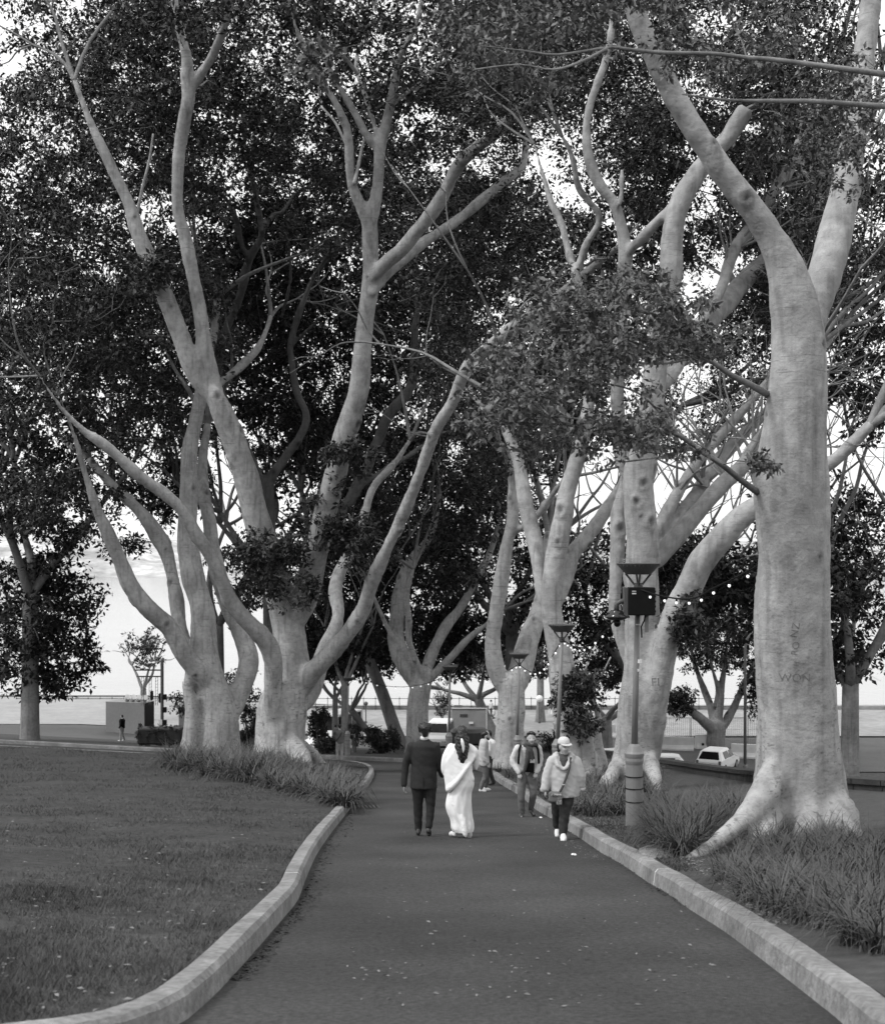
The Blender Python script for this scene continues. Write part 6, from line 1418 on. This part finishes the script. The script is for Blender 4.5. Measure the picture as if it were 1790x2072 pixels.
# ------------------------------------------------------------------ event boxes and floodlight tower at the far left
p = P(296, 1480, 108); z0 = float(land(p.x, 108)) + .07
t = thing('event_crate', 'large plain grey crate standing on the forecourt at the far left', 'crate', (p.x - 1.3, 108, z0)); t.rotation_euler = (0, 0, -.28)
MB().box((0, 0, 1.3), (3.4, 1.6, 2.5), 0, .02).build('casing', M['grey_paint'], t, world=False); MB().box((1.715, 0, 1.3), (.03, 1.5, 2.4)).build('end_panel', M['black'], t, world=False); MB().box((0, 0, .03), (3.3, 1.5, .12)).build('skid', M['black'], t, world=False)
for k in range(4): 
    h_ = MB().tube([(-.1 + k * .5, -.3, 2.72), (.15 + k * .5, -.55, 2.95)], .22, 12).build('spotlight', M['offwhite'], t, world=False)
p = P(328, 1478, 106); z0 = float(land(p.x, 106)) + .07; x = p.x
t = thing('floodlight_tower', 'floodlight tower with crossbars, lamps and loudspeakers left of the grey fig', 'tower', (x, 106, z0))
MB().tube([(x, 106, z0), (x, 106, z0 + 6.0)], .13, 10).build('mast', M['dark_steel'], t)
for hh, ln in ((5.2, 2.2), (4.7, 2.0)): MB().box((x - ln / 2, 106, z0 + hh), (ln, .1, .1)).build('crossbar', M['dark_steel'], t)
for k, (u, hh) in enumerate(((-.9, 5.75), (-1.5, 5.35), (-1.1, 5.3), (-.6, 5.75))):
    f_ = MB().loft([(x + u, 105.8, z0 + hh - .12, .06, .06), (x + u, 105.8, z0 + hh + .02, .2, .16), (x + u, 105.8, z0 + hh + .1, .17, .14)], 12).build('floodlight', M['dark_steel'], t); MB().ball((x + u + .02, 105.66, z0 + hh + .05), (.14, .06, .08), 10, 6).build('lens', M['white'], f_)
for hh in (3.1, 2.1, 1.1): MB().box((x + .2, 106, z0 + hh), (.3, .3, .42), 0, .03).build('loudspeaker', M['black'], t)
MB().box((x - .1, 105.85, z0 + .95), (.26, .03, .8)).build('sign', M['offwhite'], t)
for u in (-.5, -1.0, -1.6):
    w = MB()
    for s_ in (-.09, .09): w.tube([(x + u + s_, 106.3, z0 + 2.4), (x + u + s_ + .02, 106.3, z0 + 4.7)], .018, 4)
    for k in range(9): w.tube([(x + u - .09, 106.3, z0 + 2.5 + k * .25), (x + u + .09, 106.3, z0 + 2.62 + k * .25)], .012, 4)
    w.build('ladder_truss', M['dark_steel'], t)
for u, hh in ((-.75, 3.2), (-.1, 3.0)): MB().box((x + u - .1, 106.2, z0 + hh), (.22, .25, .75), 0, .06).build('line_array', M['black'], t)
p = P(392, 1462, 112); z0 = float(land(p.x, 112)) + .07; x = p.x
t = thing('box_trailer', 'small grey box trailer glimpsed behind the hedge at left', 'trailer', (x, 112, z0))
MB().box((x, 112, z0 + 1.1), (2.2, 1.5, 1.4), 0, .05).build('box', M['grey_paint'], t); MB().box((x + .7, 111.2, z0 + .95), (.7, .04, .5)).build('hatch', M['offwhite'], t); MB().tube([(x, 111.2, z0 + .3), (x, 111.5, z0 + .3)], .3, 14).build('wheel', M['rubber'], t)
p = P(503, 1520, 68); t = thing('dark_screen', 'dark boarded screen between the two big left figs', 'screen', p)
for k in range(7): MB().box(p + Vector((-.6 + k * .2, 0, .5)), (.19, .06, 1.0 + .01 * (k % 2))).build('board', M['wall'], t)
MB().box(p + Vector((0, -.05, 1.0)), (1.45, .08, .06)).build('rail', M['dark_steel'], t)
# letters cut into the nearest trunk
def carve(txt, X, Y, d, size, rot=0.0):
    cu = bpy.data.curves.new('carved_letters', 'FONT'); cu.body = txt; cu.size = size; cu.extrude = 0; cu.offset = -.002; cu.align_x = 'CENTER'; cu.align_y = 'CENTER'
    o = bpy.data.objects.new('tmp', cu); COL.objects.link(o); dg = bpy.context.evaluated_depsgraph_get(); me = bpy.data.meshes.new_from_object(o.evaluated_get(dg), depsgraph=dg); bpy.data.objects.remove(o)
    p = P(X, Y, d); me.transform(Matrix.Translation(p) @ Matrix.Rotation(math.radians(90), 4, 'X') @ Matrix.Rotation(rot, 4, 'Z'))
    return me
from mathutils.bvhtree import BVHTree
def cut_letters(tree, words):
    """thin letters laid onto the bark, following its curve"""
    tr = next(c for c in tree.children if c.name.startswith('trunk')); off = Vector(tree.location)
    bv = BVHTree.FromPolygons([v.co + off for v in tr.data.vertices], [tuple(p.vertices) for p in tr.data.polygons])
    for (txt, X, Y, d, sz, ro) in words:
        me = carve(txt, X, Y, d, sz, ro); bm = bmesh.new(); bm.from_mesh(me)
        bmesh.ops.triangulate(bm, faces=bm.faces); bmesh.ops.subdivide_edges(bm, edges=bm.edges, cuts=1); bm.to_mesh(me); bm.free()
        for v in me.vertices:
            h = bv.ray_cast(Vector((v.co.x, d - 3, v.co.z)), Vector((0, 1, 0)))
            if h[0] is not None: v.co.y = h[0].y - .006
            v.co -= off
        me.name = 'carved_letters'; o = bpy.data.objects.new('carved_letters', me); COL.objects.link(o); o.parent = tree; me.materials.append(M['carving'])
M['carving'] = mat('scarred_bark', .15, var=.3, scale=20)
by_label = lambda q: next(o for o in bpy.data.objects if o.get('label', '').startswith(q))
cut_letters(by_label('nearest fig'), (('WON', 1580, 1362, 17, .14, 0), ('NZ', 1578, 1268, 17, .13, 1.4), ('RO', 1580, 1304, 17, .12, 1.4), ('H', 1582, 1334, 17, .09, 1.5)))
cut_letters(by_label('tall pale fig'), (('FI', 1311, 1372, 31, .26, .1),))
